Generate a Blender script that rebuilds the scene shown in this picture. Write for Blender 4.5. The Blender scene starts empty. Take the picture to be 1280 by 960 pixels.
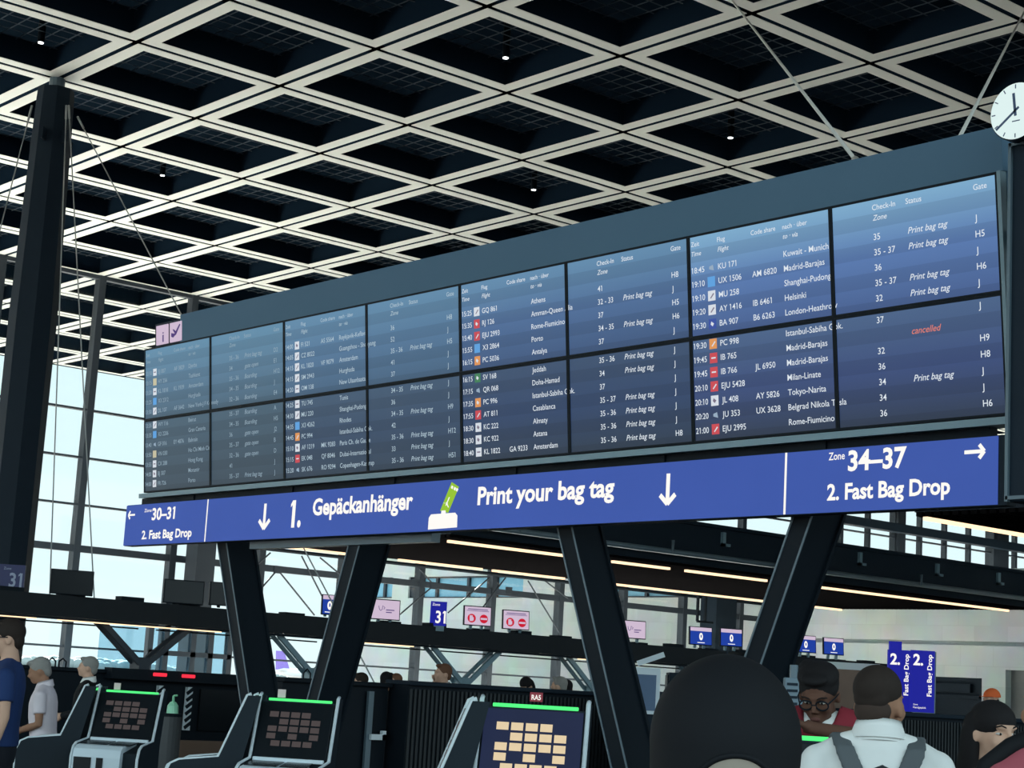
import bpy, bmesh, math, random
from mathutils import Vector, Matrix
random.seed(7)
PI = math.pi
scene = bpy.context.scene
COL = scene.collection

# ------------------------------------------------------------------ camera, sky, sun, exposure
EYE = 1.5
YAW, PIT, ROL, FPX = math.radians(49.6563), math.radians(9.6347), math.radians(3.2851), 2264.04
FWD = Vector((-math.sin(YAW), math.cos(YAW), 0.0))
RGT = Vector((math.cos(YAW), math.sin(YAW), 0.0))
_f = FWD * math.cos(PIT) + Vector((0, 0, math.sin(PIT)))
_u = RGT.cross(_f)
_r = RGT * math.cos(ROL) + _u * math.sin(ROL)
_u = _u * math.cos(ROL) - RGT * math.sin(ROL)
CAMP = Vector((0, 0, EYE))
cam_d = bpy.data.cameras.new('camera')
cam = bpy.data.objects.new('camera', cam_d)
COL.objects.link(cam)
cam_d.sensor_width = 36.0
cam_d.lens = FPX / 1280.0 * 36.0
cam_d.clip_end = 6000
cam_d.clip_start = 0.05
cam.matrix_world = Matrix(((_r.x, _u.x, -_f.x, 0), (_r.y, _u.y, -_f.y, 0), (_r.z, _u.z, -_f.z, EYE), (0, 0, 0, 1)))
scene.camera = cam

scene.view_settings.view_transform = 'Standard'
scene.view_settings.look = 'None'
scene.view_settings.gamma = 1.0
scene.view_settings.use_curve_mapping = False
scene.view_settings.exposure = 0.0

world = bpy.data.worlds.new('sky')
scene.world = world
world.use_nodes = True
wn = world.node_tree
wn.nodes.clear()
w_out = wn.nodes.new('ShaderNodeOutputWorld')
w_bg = wn.nodes.new('ShaderNodeBackground')
w_tc = wn.nodes.new('ShaderNodeTexCoord')
w_sep = wn.nodes.new('ShaderNodeSeparateXYZ')
w_rmp = wn.nodes.new('ShaderNodeValToRGB')
wn.links.new(w_tc.outputs['Generated'], w_sep.inputs[0])
wn.links.new(w_sep.outputs['Z'], w_rmp.inputs[0])
wn.links.new(w_rmp.outputs[0], w_bg.inputs['Color'])
wn.links.new(w_bg.outputs[0], w_out.inputs[0])
w_rmp.color_ramp.elements[0].position = 0.0
w_rmp.color_ramp.elements[0].color = (0.74, 0.89, 0.92, 1)
w_rmp.color_ramp.elements[1].position = 0.28
w_rmp.color_ramp.elements[1].color = (0.62, 0.83, 0.90, 1)
# extra sky strength added behind the camera to light the fronts facing it
w_dot = wn.nodes.new('ShaderNodeVectorMath'); w_dot.operation = 'DOT_PRODUCT'
w_dot.inputs[1].default_value = (0.65, -0.76, 0.0)
w_mr = wn.nodes.new('ShaderNodeMapRange')
w_mr.inputs[1].default_value = 0.0; w_mr.inputs[2].default_value = 0.8
w_mr.inputs[3].default_value = 1.25; w_mr.inputs[4].default_value = 2.7
wn.links.new(w_tc.outputs['Generated'], w_dot.inputs[0])
wn.links.new(w_dot.outputs['Value'], w_mr.inputs[0])
wn.links.new(w_mr.outputs[0], w_bg.inputs['Strength'])

sun_d = bpy.data.lights.new('sun', 'SUN')
sun_d.energy = 68.0
sun_d.angle = math.radians(0.6)
sun_d.color = (1.0, 0.97, 0.90)
sun = bpy.data.objects.new('sun', sun_d)
COL.objects.link(sun)
_e = math.radians(28.5)
_sd = Vector((-math.cos(_e) * 0.97, math.cos(_e) * 0.24, math.sin(_e)))
sun.rotation_euler = _sd.to_track_quat('Z', 'Y').to_euler()


def ray(px, py):
    return (_r * ((px - 640) / FPX) + _u * (-(py - 480) / FPX) + _f)


def at_d(px, py, D):            # the point D metres ahead along the floor
    d = ray(px, py)
    return CAMP + d * (D / d.dot(FWD))


def at_pl(px, py, o, n):        # the point on a plane of the building
    d = ray(px, py)
    o = Vector(o); n = Vector(n)
    return CAMP + d * ((o - CAMP).dot(n) / d.dot(n))


# ------------------------------------------------------------------ materials
def _lin(c):
    c = c / 255.0
    return c / 12.92 if c <= 0.04045 else ((c + 0.055) / 1.055) ** 2.4


def srgb(r, g, b):
    return (_lin(r), _lin(g), _lin(b), 1.0)


def mat(name, col, rough=0.6, metal=0.0, var=0.12, scale=6.0, spec=0.5, bump=0.0, stretch=(1, 1, 1)):
    m = bpy.data.materials.new(name)
    m.use_nodes = True
    nt = m.node_tree
    b = nt.nodes['Principled BSDF']
    b.inputs['Roughness'].default_value = rough
    b.inputs['Metallic'].default_value = metal
    b.inputs['Specular IOR Level'].default_value = spec
    tc = nt.nodes.new('ShaderNodeTexCoord')
    mp = nt.nodes.new('ShaderNodeMapping')
    mp.inputs['Scale'].default_value = stretch
    nz = nt.nodes.new('ShaderNodeTexNoise')
    nz.inputs['Scale'].default_value = scale
    nz.inputs['Detail'].default_value = 4
    mx = nt.nodes.new('ShaderNodeMix')
    mx.data_type = 'RGBA'
    nt.links.new(tc.outputs['Object'], mp.inputs[0])
    nt.links.new(mp.outputs[0], nz.inputs['Vector'])
    nt.links.new(nz.outputs['Fac'], mx.inputs[0])
    c = Vector(col[:3])
    mx.inputs[6].default_value = (*(c * (1 - var)), 1)
    mx.inputs[7].default_value = (*(c * (1 + var)), 1)
    nt.links.new(mx.outputs[2], b.inputs['Base Color'])
    if bump:
        bp = nt.nodes.new('ShaderNodeBump')
        bp.inputs['Strength'].default_value = bump
        bp.inputs['Distance'].default_value = 0.02
        nt.links.new(nz.outputs['Fac'], bp.inputs['Height'])
        nt.links.new(bp.outputs[0], b.inputs['Normal'])
    return m


def emit(name, col, strength=1.0, var=0.04, scale=3.0):
    m = mat(name, (0.006, 0.006, 0.006, 1), 0.6, var=0.0, spec=0.05)
    nt = m.node_tree
    b = nt.nodes['Principled BSDF']
    nz = [n for n in nt.nodes if n.type == 'TEX_NOISE'][0]
    nz.inputs['Scale'].default_value = scale
    mx = nt.nodes.new('ShaderNodeMix')
    mx.data_type = 'RGBA'
    c = Vector(col[:3])
    mx.inputs[6].default_value = (*(c * (1 - var)), 1)
    mx.inputs[7].default_value = (*(c * (1 + var)), 1)
    nt.links.new(nz.outputs['Fac'], mx.inputs[0])
    nt.links.new(mx.outputs[2], b.inputs['Emission Color'])
    b.inputs['Emission Strength'].default_value = strength
    return m


def glass_mat(name, tint=(0.97, 0.985, 0.98, 1), refl=0.03):
    m = bpy.data.materials.new(name)
    m.use_nodes = True
    nt = m.node_tree
    nt.nodes.clear()
    o = nt.nodes.new('ShaderNodeOutputMaterial')
    t = nt.nodes.new('ShaderNodeBsdfTransparent')
    g = nt.nodes.new('ShaderNodeBsdfGlossy')
    g.inputs['Roughness'].default_value = 0.05
    x = nt.nodes.new('ShaderNodeMixShader')
    nz = nt.nodes.new('ShaderNodeTexNoise')
    nz.inputs['Scale'].default_value = 0.6
    mr = nt.nodes.new('ShaderNodeMapRange')
    mr.inputs[3].default_value = refl * 0.8
    mr.inputs[4].default_value = refl * 1.2
    nt.links.new(nz.outputs['Fac'], mr.inputs[0])
    nt.links.new(mr.outputs[0], x.inputs[0])
    t.inputs[0].default_value = tint
    nt.links.new(t.outputs[0], x.inputs[1])
    nt.links.new(g.outputs[0], x.inputs[2])
    nt.links.new(x.outputs[0], o.inputs[0])
    return m


def stone_mat(name, c1, c2, bw=1.2, bh=0.62):
    m = bpy.data.materials.new(name)
    m.use_nodes = True
    nt = m.node_tree
    b = nt.nodes['Principled BSDF']
    b.inputs['Roughness'].default_value = 0.85
    tc = nt.nodes.new('ShaderNodeTexCoord')
    mp = nt.nodes.new('ShaderNodeMapping')
    mp.inputs['Rotation'].default_value = (PI / 2, 0, 0)
    br = nt.nodes.new('ShaderNodeTexBrick')
    br.inputs['Scale'].default_value = 1.0
    br.inputs['Brick Width'].default_value = bw
    br.inputs['Row Height'].default_value = bh
    br.inputs['Mortar Size'].default_value = 0.012
    br.inputs['Color1'].default_value = c1
    br.inputs['Color2'].default_value = c2
    br.inputs['Mortar'].default_value = tuple(0.9 * v for v in c1[:3]) + (1,)
    nz = nt.nodes.new('ShaderNodeTexNoise')
    nz.inputs['Scale'].default_value = 0.9
    nz.inputs['Detail'].default_value = 6
    mx = nt.nodes.new('ShaderNodeMix')
    mx.data_type = 'RGBA'
    mx.blend_type = 'MULTIPLY'
    mx.inputs[0].default_value = 0.35
    nt.links.new(tc.outputs['Object'], mp.inputs[0])
    nt.links.new(mp.outputs[0], br.inputs['Vector'])
    nt.links.new(tc.outputs['Object'], nz.inputs['Vector'])
    nt.links.new(br.outputs['Color'], mx.inputs[6])
    nt.links.new(nz.outputs['Color'], mx.inputs[7])
    nt.links.new(mx.outputs[2], b.inputs['Base Color'])
    return m


def screen_mat(name, stops, rows=7.43):
    """screen picture: a vertical colour run with faint row bands, given off by the display"""
    m = mat(name, (0.004, 0.005, 0.007, 1), 0.35, var=0.0, spec=0.12)
    nt = m.node_tree
    b = nt.nodes['Principled BSDF']
    tc = [n for n in nt.nodes if n.type == 'TEX_COORD'][0]
    sp = nt.nodes.new('ShaderNodeSeparateXYZ')
    rp = nt.nodes.new('ShaderNodeValToRGB')
    nt.links.new(tc.outputs['Generated'], sp.inputs[0])
    nt.links.new(sp.outputs['Z'], rp.inputs[0])
    while len(rp.color_ramp.elements) < len(stops):
        rp.color_ramp.elements.new(0.5)
    for e, (p, c) in zip(rp.color_ramp.elements, stops):
        e.position = p
        e.color = c
    a = nt.nodes.new('ShaderNodeMath'); a.operation = 'MULTIPLY'; a.inputs[1].default_value = rows
    c_ = nt.nodes.new('ShaderNodeMath'); c_.operation = 'PINGPONG'; c_.inputs[1].default_value = 1.0
    d = nt.nodes.new('ShaderNodeMath'); d.operation = 'GREATER_THAN'; d.inputs[1].default_value = 0.5
    mr = nt.nodes.new('ShaderNodeMapRange'); mr.inputs[3].default_value = 0.90; mr.inputs[4].default_value = 1.06
    nt.links.new(sp.outputs['Z'], a.inputs[0]); nt.links.new(a.outputs[0], c_.inputs[0])
    nt.links.new(c_.outputs[0], d.inputs[0]); nt.links.new(d.outputs[0], mr.inputs[0])
    nt.links.new(rp.outputs[0], b.inputs['Emission Color'])
    nt.links.new(mr.outputs[0], b.inputs['Emission Strength'])
    return m


M = {}
M['anthracite'] = mat('anthracite steel', (0.009, 0.018, 0.029, 1), 0.6, spec=0.15)
M['black_steel'] = mat('black steel', (0.0045, 0.009, 0.0145, 1), 0.6, spec=0.15)
M['edge_steel'] = mat('edge steel', (0.09, 0.135, 0.165, 1), 0.4, metal=0.1)
M['blue_grey'] = mat('blue grey casing', (0.085, 0.160, 0.235, 1), 0.7, spec=0.15, var=0.05, scale=1.2)
M['rail'] = mat('pale rail', (0.16, 0.26, 0.31, 1), 0.4, var=0.06)
M['ceil_white'] = mat('white ceiling metal', (0.86, 0.86, 0.80, 1), 0.6, var=0.02, scale=1.0)
M['ceil_black'] = mat('black ceiling void', (0.010, 0.021, 0.036, 1), 1.0, var=0.2, scale=0.4, spec=0.0)
M['ceil_mesh'] = mat('dark ceiling grille', (0.09, 0.11, 0.135, 1), 0.9, var=0.1, spec=0.0)
M['stone'] = stone_mat('pale stone', srgb(222, 232, 234), srgb(212, 222, 224))
M['stone_out'] = stone_mat('toned outer stone', srgb(212, 218, 216), srgb(204, 210, 208))  # same stone as inside, darkened to offset the strong outdoor light
M['floor_bounce'] = mat('pale bounce floor', (0.58, 0.575, 0.55, 1), 0.6, var=0.1, scale=1.5)  # invented pale tone, there to throw light up at the ceiling
M['floor'] = mat('hall floor', (0.045, 0.044, 0.043, 1), 0.5, var=0.15, scale=0.7)
M['apron'] = mat('concrete apron', (0.09, 0.09, 0.088, 1), 0.9, var=0.1, scale=0.05)
M['white'] = mat('white plastic', (0.62, 0.72, 0.78, 1), 0.4, var=0.03)
M['kiosk_dark'] = mat('kiosk dark shell', (0.008, 0.0155, 0.023, 1), 0.6, spec=0.2, var=0.1)
M['kiosk_trim'] = mat('kiosk pale trim', (0.62, 0.70, 0.74, 1), 0.4, var=0.04)
M['black_glass'] = mat('black glass', (0.006, 0.009, 0.012, 1), 0.25, var=0.1, spec=0.2)
M['glass'] = glass_mat('window glass')
M['led_warm'] = emit('warm light strip', (1.0, 0.70, 0.42), 1.7)
M['led_green'] = emit('green light bar', (0.08, 0.85, 0.20), 1.25)
M['led_red'] = emit('red indicator', (0.95, 0.03, 0.06), 1.2)
M['spot'] = emit('downlight lens', (0.95, 1.0, 1.0), 6.0)
M['sign_blue'] = emit('backlit blue sign', srgb(62, 88, 168), 1.0, 0.07, 1.5)
M['sign_white'] = emit('backlit white lettering', srgb(250, 246, 240), 1.05, 0.01)
M['sign_green'] = emit('backlit green pictogram', srgb(150, 195, 50), 1.0, 0.03)
M['deep_blue'] = emit('backlit deep blue sign', srgb(30, 34, 150), 1.0, 0.05, 2)
M['pink_screen'] = emit('pale lilac screen', srgb(206, 186, 208), 1.0, 0.03, 2)
M['blue_screen'] = emit('blue screen', srgb(30, 62, 158), 1.0, 0.04, 2)
M['red_disc'] = emit('red disc', srgb(200, 24, 52), 1.0, 0.03)
M['ink'] = emit('dark screen lettering', srgb(80, 60, 120), 1.0, 0.02)
M['text'] = emit('screen lettering', srgb(222, 230, 238), 1.0, 0.02)
M['text_dim'] = emit('dim screen lettering', srgb(176, 196, 208), 1.0, 0.02)
M['text_dimmer'] = emit('faint screen lettering', srgb(146, 168, 182), 1.0, 0.02)
M['text_red'] = emit('red screen lettering', srgb(222, 128, 112), 1.0, 0.02)
M['cable'] = mat('steel cable', (0.62, 0.62, 0.58, 1), 0.5)
M['cable_dark'] = mat('dark steel cable', (0.34, 0.36, 0.36, 1), 0.5)
M['clock_face'] = emit('lit clock face', srgb(222, 242, 240), 1.0, 0.02)
M['clock_hand'] = mat('clock hand', srgb(70, 88, 120), 0.5)
M['soffit'] = mat('brown black soffit', (0.006, 0.0055, 0.006, 1), 1.0, spec=0.0, var=0.15, scale=2, stretch=(6, 1, 1))
M['gantry'] = mat('gantry steel', (0.016, 0.020, 0.024, 1), 0.7, spec=0.2)
M['brown'] = mat('brown panel', (0.16, 0.10, 0.07, 1), 0.6)
M['grey_bin'] = mat('grey bin', (0.06, 0.065, 0.07, 1), 0.5)
M['mull_blue'] = mat('facade metal', (0.022, 0.032, 0.045, 1), 0.6)
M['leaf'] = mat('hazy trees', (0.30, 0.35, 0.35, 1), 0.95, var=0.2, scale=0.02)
M['tail_purple'] = mat('tail paint', (0.25, 0.16, 0.55, 1), 0.5)
M['plane_white'] = mat('aircraft paint', (0.85, 0.85, 0.86, 1), 0.4)
M['counter_mesh'] = mat('ribbed black panel', (0.010, 0.015, 0.019, 1), 0.6)

SCR_UP = [screen_mat('departures picture upper %s' % k, st) for k, st in (
    ('a', [(0, srgb(66, 92, 112)), (0.5, srgb(82, 116, 142)), (1, srgb(92, 134, 162))]),
    ('b', [(0, srgb(64, 92, 120)), (0.5, srgb(78, 112, 145)), (1, srgb(92, 132, 162))]),
    ('c', [(0, srgb(58, 82, 120)), (0.5, srgb(74, 104, 146)), (1, srgb(94, 134, 166))]),
    ('d', [(0, srgb(66, 90, 138)), (0.5, srgb(84, 116, 168)), (1, srgb(120, 164, 196))]))]
SCR_LO = [screen_mat('departures picture lower %s' % k, st) for k, st in (
    ('a', [(0, srgb(50, 66, 80)), (1, srgb(64, 88, 106))]),
    ('b', [(0, srgb(44, 60, 78)), (0.5, srgb(50, 70, 96)), (1, srgb(60, 82, 106))]),
    ('c', [(0, srgb(42, 56, 74)), (0.5, srgb(46, 66, 100)), (1, srgb(56, 76, 104))]),
    ('d', [(0, srgb(44, 56, 76)), (0.5, srgb(56, 74, 118)), (1, srgb(70, 94, 130))]))]


# ------------------------------------------------------------------ mesh helpers
class MB:
    def __init__(self):
        self.v = []; self.f = []; self.mi = []; self.mats = []; self.cur = 0

    def use(self, m):
        if m not in self.mats:
            self.mats.append(m)
        self.cur = self.mats.index(m)
        return self

    def add(self, vs, fs):
        o = len(self.v)
        self.v += [tuple(p) for p in vs]
        for f in fs:
            self.f.append(tuple(o + i for i in f)); self.mi.append(self.cur)
        return self

    def box(self, x0, x1, y0, y1, z0, z1):
        return self.obox(Vector(((x0 + x1) / 2, (y0 + y1) / 2, (z0 + z1) / 2)), (1, 0, 0), (0, 1, 0), (0, 0, 1), abs(x1 - x0), abs(y1 - y0), abs(z1 - z0))

    def obox(self, c, ex, ey, ez, sx, sy, sz):
        c = Vector(c); ex = Vector(ex) * sx / 2; ey = Vector(ey) * sy / 2; ez = Vector(ez) * sz / 2
        vs = [c + ex * a + ey * b + ez * d for d in (-1, 1) for b in (-1, 1) for a in (-1, 1)]
        return self.add(vs, [(0, 2, 3, 1), (4, 5, 7, 6), (0, 1, 5, 4), (2, 6, 7, 3), (0, 4, 6, 2), (1, 3, 7, 5)])

    def beam(self, a, b, w, h, up=(0, 0, 1)):
        a = Vector(a); b = Vector(b); d = (b - a); L = d.length; d.normalize()
        s = d.cross(Vector(up))
        if s.length < 1e-4:
            s = d.cross(Vector((0, 1, 0)))
        s.normalize(); u = s.cross(d)
        return self.obox((a + b) / 2, d, s, u, L, w, h)

    def tube(self, pts, r, n=8, caps=True):
        pts = [Vector(p) for p in pts]
        rs = r if isinstance(r, (list, tuple)) else [r] * len(pts)
        rings = []; prev = None
        for i, p in enumerate(pts):
            d = (pts[min(i + 1, len(pts) - 1)] - pts[max(i - 1, 0)]).normalized()
            s = d.cross(Vector((0, 0, 1))) if prev is None else prev - d * prev.dot(d)
            if s.length < 1e-3:
                s = d.cross(Vector((1, 0, 0)))
            s.normalize(); prev = s; t = d.cross(s)
            rings.append([p + (s * math.cos(2 * PI * k / n) + t * math.sin(2 * PI * k / n)) * rs[i] for k in range(n)])
        return self.rings(rings, caps)

    def rings(self, rings, caps=True):
        n = len(rings[0]); vs = [p for r_ in rings for p in r_]; fs = []
        for i in range(len(rings) - 1):
            for k in range(n):
                fs.append((i * n + k, i * n + (k + 1) % n, (i + 1) * n + (k + 1) % n, (i + 1) * n + k))
        if caps:
            fs.append(tuple(reversed(range(n)))); fs.append(tuple((len(rings) - 1) * n + k for k in range(n)))
        return self.add(vs, fs)

    def prism(self, poly, o, ex, ey, en, t):
        """polygon in the (ex, ey) plane at o, thickness t along en"""
        o = Vector(o); ex = Vector(ex); ey = Vector(ey); en = Vector(en); n = len(poly)
        a = [o + ex * x + ey * y for x, y in poly]; b = [p + en * t for p in a]
        fs = [tuple(reversed(range(n))), tuple(n + k for k in range(n))]
        fs += [(k, (k + 1) % n, n + (k + 1) % n, n + k) for k in range(n)]
        return self.add(a + b, fs)

    def disc(self, c, ex, ey, en, r, t, n=40):
        return self.prism([(r * math.cos(2 * PI * k / n), r * math.sin(2 * PI * k / n)) for k in range(n)], c, ex, ey, en, t)

    def ellip(self, c, rx, ry, rz, rot=None, n=16, m=10):
        c = Vector(c); rings = []
        rot = rot or Matrix.Identity(3)
        for i in range(m + 1):
            th = PI * (0.02 + 0.96 * i / m)
            rings.append([c + rot @ Vector((rx * math.sin(th) * math.cos(2 * PI * k / n), ry * math.sin(th) * math.sin(2 * PI * k / n), -rz * math.cos(th))) for k in range(n)])
        return self.rings(rings)

    def build(self, name, material=None, parent=None, kind=None, smooth=False, bevel=0.0, fix=True, at=None):
        me = bpy.data.meshes.new(name)
        base = Vector(at) if at is not None else Vector((0, 0, 0))
        me.from_pydata([tuple(Vector(p) - base) for p in self.v], [], self.f)
        ms = self.mats if self.mats else [material]
        for m_ in ms:
            me.materials.append(m_)
        if len(ms) > 1:
            me.polygons.foreach_set('material_index', self.mi)
        if fix:
            bm = bmesh.new(); bm.from_mesh(me)
            bmesh.ops.recalc_face_normals(bm, faces=bm.faces)
            bm.to_mesh(me); bm.free()
        if smooth:
            me.polygons.foreach_set('use_smooth', [True] * len(me.polygons))
        me.update()
        o = bpy.data.objects.new(name, me)
        COL.objects.link(o)
        o.location = base
        if parent is not None:
            o.parent = parent
        if kind:
            o['kind'] = kind
        if bevel:
            b = o.modifiers.new('bevel', 'BEVEL'); b.width = bevel; b.segments = 2; b.limit_method = 'ANGLE'
        return o


def tag(o, label, cat, group=None, kind=None):
    o['label'] = label; o['category'] = cat
    if group: o['group'] = group
    if kind: o['kind'] = kind
    return o


def thing(name, label, cat, loc=(0, 0, 0), rz=0.0, group=None):
    o = bpy.data.objects.new(name, None)
    COL.objects.link(o)
    o.location = loc; o.rotation_euler = (0, 0, rz); o.empty_display_size = 0.1
    return tag(o, label, cat, group)


def copy_tree(o, parent=None):
    c = o.copy(); COL.objects.link(c)
    if parent is not None:
        c.parent = parent
    for ch in list(o.children):
        copy_tree(ch, c)
    return c


_tc = {}


def glyphs(s, bold=0.0, shear=0.0):
    """vertices and faces of a line of lettering, cap height 1, left edge at 0"""
    key = (s, bold, shear)
    if key in _tc:
        return _tc[key]
    cu = bpy.data.curves.new('t', 'FONT')
    cu.body = s; cu.size = 1.0; cu.resolution_u = 3; cu.offset = bold; cu.shear = shear; cu.fill_mode = 'FRONT'
    ob = bpy.data.objects.new('t', cu); COL.objects.link(ob)
    dg = bpy.context.evaluated_depsgraph_get(); dg.update()
    me = bpy.data.meshes.new_from_object(ob.evaluated_get(dg))
    vs = [(v.co.x, v.co.y) for v in me.vertices]; fs = [tuple(p.vertices) for p in me.polygons]
    for i_, ch in enumerate(s):             # give the figure 1 its upstroke
        if ch != '1': continue
        def right_end(t_):
            cu.body = t_; cu.shear = 0; dg.update()
            m_ = bpy.data.meshes.new_from_object(ob.evaluated_get(dg))
            xs = [v.co.x for v in m_.vertices]; bpy.data.meshes.remove(m_)
            return max(xs), min(xs)
        xr = right_end(s[:i_ + 1])[0]; a_, b_ = right_end('1')
        xl = xr - (a_ - b_); n_ = len(vs)
        q_ = [(xl + 0.01, 0.729), (xl + 0.01, 0.60), (xl - 0.10, 0.535), (xl - 0.10, 0.62)]
        vs += [(x + y * shear, y) for x, y in q_]; fs.append((n_ + 3, n_ + 2, n_ + 1, n_))
    bpy.data.objects.remove(ob); bpy.data.curves.remove(cu); bpy.data.meshes.remove(me)
    x0 = min((x for x, y in vs), default=0); x1 = max((x for x, y in vs), default=1)
    k = 1 / 0.729
    out = ([((x - x0) * k, y * k) for x, y in vs], fs, (x1 - x0) * k)
    _tc[key] = out
    return out


def text(mb, s, o, ex, ey, h, w=None, cond=1.0, bold=0.004, shear=0.0, m=None, right=False):
    vs, fs, L = glyphs(s, bold, shear)
    sx = (w / L) if w else h * cond
    o = Vector(o); ex = Vector(ex); ey = Vector(ey)
    if right:
        o = o - ex * (L * sx)
    if m:
        mb.use(m)
    mb.add([o + ex * (x * sx) + ey * (y * h) for x, y in vs], fs)


X, Y, Z = Vector((1, 0, 0)), Vector((0, 1, 0)), Vector((0, 0, 1))

# ------------------------------------------------------------------ the setting
S = 2.7                     # ceiling module
CZ = 11.274
YEND = 64.0
XF = -41.0                  # glass front


def gx(j): return -(j + 8.2225) * S
def gy(i): return (i + 6.807) * S


fl = MB().box(-29.5, 60, -60, 70, -0.3, 0.0).build('floor', M['floor'], kind='structure')
MB().box(-41.2, -29.5, -60, 70, -0.3, 0.0).build('floor_bounce_strip', M['floor_bounce'], fl, kind='structure')  # unseen pale strip added to bounce sunlight onto the ceiling
MB().box(60, 3500, -2500, 3500, -0.45, -0.05).box(-41.2, 60, -2500, -60, -0.45, -0.05).build('ground_forecourt', mat('dark asphalt', (0.035, 0.035, 0.036, 1), 0.9), kind='structure')
ap = MB().box(-3500, -41.2, -2500, 3500, -0.45, -0.05).build('ground_apron', M['apron'], kind='structure')

I0, I1, J0, J1 = -12, 17, -10, 12
ceil = MB().box(gx(J1), gx(J0), gy(I0), gy(I1), CZ + 1.0, CZ + 1.3).build('ceiling', M['ceil_black'], kind='structure')
fr = MB()
w_, g_ = 0.225, 0.05
for i in range(I0, I1):
    for j in range(J0, J1):
        x0, x1, y0, y1 = gx(j + 1) + g_, gx(j) - g_, gy(i) + g_, gy(i + 1) - g_
        vs = []
        for z in (CZ, CZ + 0.008):
            for d in (0, w_):
                vs += [(x0 + d, y0 + d, z), (x1 - d, y0 + d, z), (x1 - d, y1 - d, z), (x0 + d, y1 - d, z)]
        fs = []
        for k in range(4):
            n = (k + 1) % 4
            fs += [(k, n, 4 + n, 4 + k), (8 + n, 8 + k, 12 + k, 12 + n), (n, k, 8 + k, 8 + n), (4 + k, 4 + n, 12 + n, 12 + k)]
        fr.add(vs, fs)
fr.build('ceiling_frame', M['ceil_white'], ceil, kind='structure', fix=False)
sd = MB()
for i in range(I0, I1 + 1):
    sd.box(gx(J1), gx(J0), gy(i) - 0.20, gy(i) + 0.20, CZ + 0.012, CZ + 0.45)
for j in range(J0, J1 + 1):
    sd.box(gx(j) - 0.20, gx(j) + 0.20, gy(I0), gy(I1), CZ + 0.012, CZ + 0.45)
sd.build('ceiling_joist', M['ceil_black'], ceil, kind='structure', fix=False)
ms = MB()
for i in range(I0, I1):
    for k in range(1, 9):
        y = gy(i) + S * k / 9
        ms.box(gx(J1), gx(J0), y - 0.009, y + 0.009, CZ + 0.40, CZ + 0.41)
for j in range(J0, J1):
    for k in range(1, 9):
        x = gx(j) - S * k / 9
        ms.box(x - 0.009, x + 0.009, gy(I0), gy(I1), CZ + 0.40, CZ + 0.41)
ms.build('ceiling_grille', M['ceil_mesh'], ceil, kind='structure', fix=False)

# glass front
win = MB()
post_y = [gy(k) - 0.06 for k in range(-12, 17)]
for y in post_y:
    if y < 49: win.box(XF - 0.16, XF + 0.10, y - 0.09, y + 0.09, 0, CZ)
for z, t in ((7.83, 0.05), (6.63, 0.05), (5.46, 0.05), (4.38, 0.17), (1.98, 0.05), (0.08, 0.15), (CZ - 0.05, 0.1)):
    win.box(XF - 0.08, XF + 0.08, post_y[0], YEND, z - t / 2, z + t / 2)
for k in range(17, 28):                                     # closer mullions above the gallery
    y = 48.9 + (k - 17) * 1.52
    win.box(XF - 0.1, XF + 0.1, y - 0.06, y + 0.06, 5.6, CZ)
win.box(XF - 0.2, XF + 0.2, 53.45, 53.9, 0, CZ)
win.box(XF - 0.2, XF + 0.2, 59.4, 60.4, 0, CZ)
wf = win.build('window_1', M['mull_blue'], kind='structure')
MB().box(XF - 0.015, XF + 0.015, post_y[0], YEND, 0.1, CZ).build('window_pane', M['glass'], wf, kind='structure')
rod = MB()
for a, b in (((316, 711), (338, 691)), ((321, 742), (347, 712)), ((347, 712), (393, 769)), ((377, 695), (408, 756)), ((400, 697), (430, 722)),
             ((524, 711), (542, 731)), ((500, 768), (542, 732)), ((560, 766), (612, 722)), ((603, 760), (632, 722)), ((660, 726), (700, 792)), ((676, 722), (710, 748))):
    rod.tube([at_pl(*a, (XF + 0.25, 0, 0), X), at_pl(*b, (XF + 0.25, 0, 0), X)], 0.022, 6)
for c in ((347, 712), (542, 732), (636, 738)):
    p = at_pl(*c, (XF + 0.25, 0, 0), X)
    rod.obox(p, X, Y, Z, 0.06, 0.22, 0.2)
rod.build('bracing_rod', M['mull_blue'], wf, kind='structure')
col2 = MB()
col2.box(XF + 0.15, XF + 0.7, 24.05, 24.6, 0, 5.6)
col2.build('trim_1', M['mull_blue'], kind='structure')
MB().box(-40.6, -39.9, 43.0, 43.95, 0, 5.0).build('trim_2', M['anthracite'], kind='structure')

# inner stone wall with its doorways
EW = 48.08
st = MB()
def wall_box(x0, x1, z0, z1): st.box(x0, x1, EW, EW + 0.5, z0, z1)
wall_box(-41.0, -37.4, 0, 3.74)
st.box(-41.0, -10.0, EW + 0.3, EW + 0.5, 3.74, 3.86)
wall_box(-37.4, -33.4, 2.74, 3.74)
wall_box(-33.4, -32.55, 0, 3.74)
wall_box(-32.55, -28.0, 3.02, 3.74)
wall_box(-28.0, -10.0, 0, 3.74)
st.box(-41.0, -10.0, EW - 0.14, EW + 0.5, 3.86, 6.1)
sw = st.build('wall_back', M['stone'], kind='structure')
d1 = MB()
d1.box(-37.4, -33.4, EW + 0.25, EW + 0.4, 0, 2.74)
for x in (-37.35, -35.4, -33.5):
    d1.box(x - 0.06, x + 0.06, EW + 0.1, EW + 0.3, 0, 2.74)
d1.box(-37.4, -33.4, EW + 0.1, EW + 0.3, 2.1, 2.2)
d1.box(-37.2, -33.9, EW + 0.1, EW + 0.24, 2.28, 2.55)
d1.build('door_1', M['anthracite'], kind='structure')
MB().box(-32.55, -28.0, EW + 0.3, EW + 0.5, 0, 3.02).build('door_2', mat('grey door', (0.16, 0.17, 0.17, 1), 0.6), kind='structure')
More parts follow.
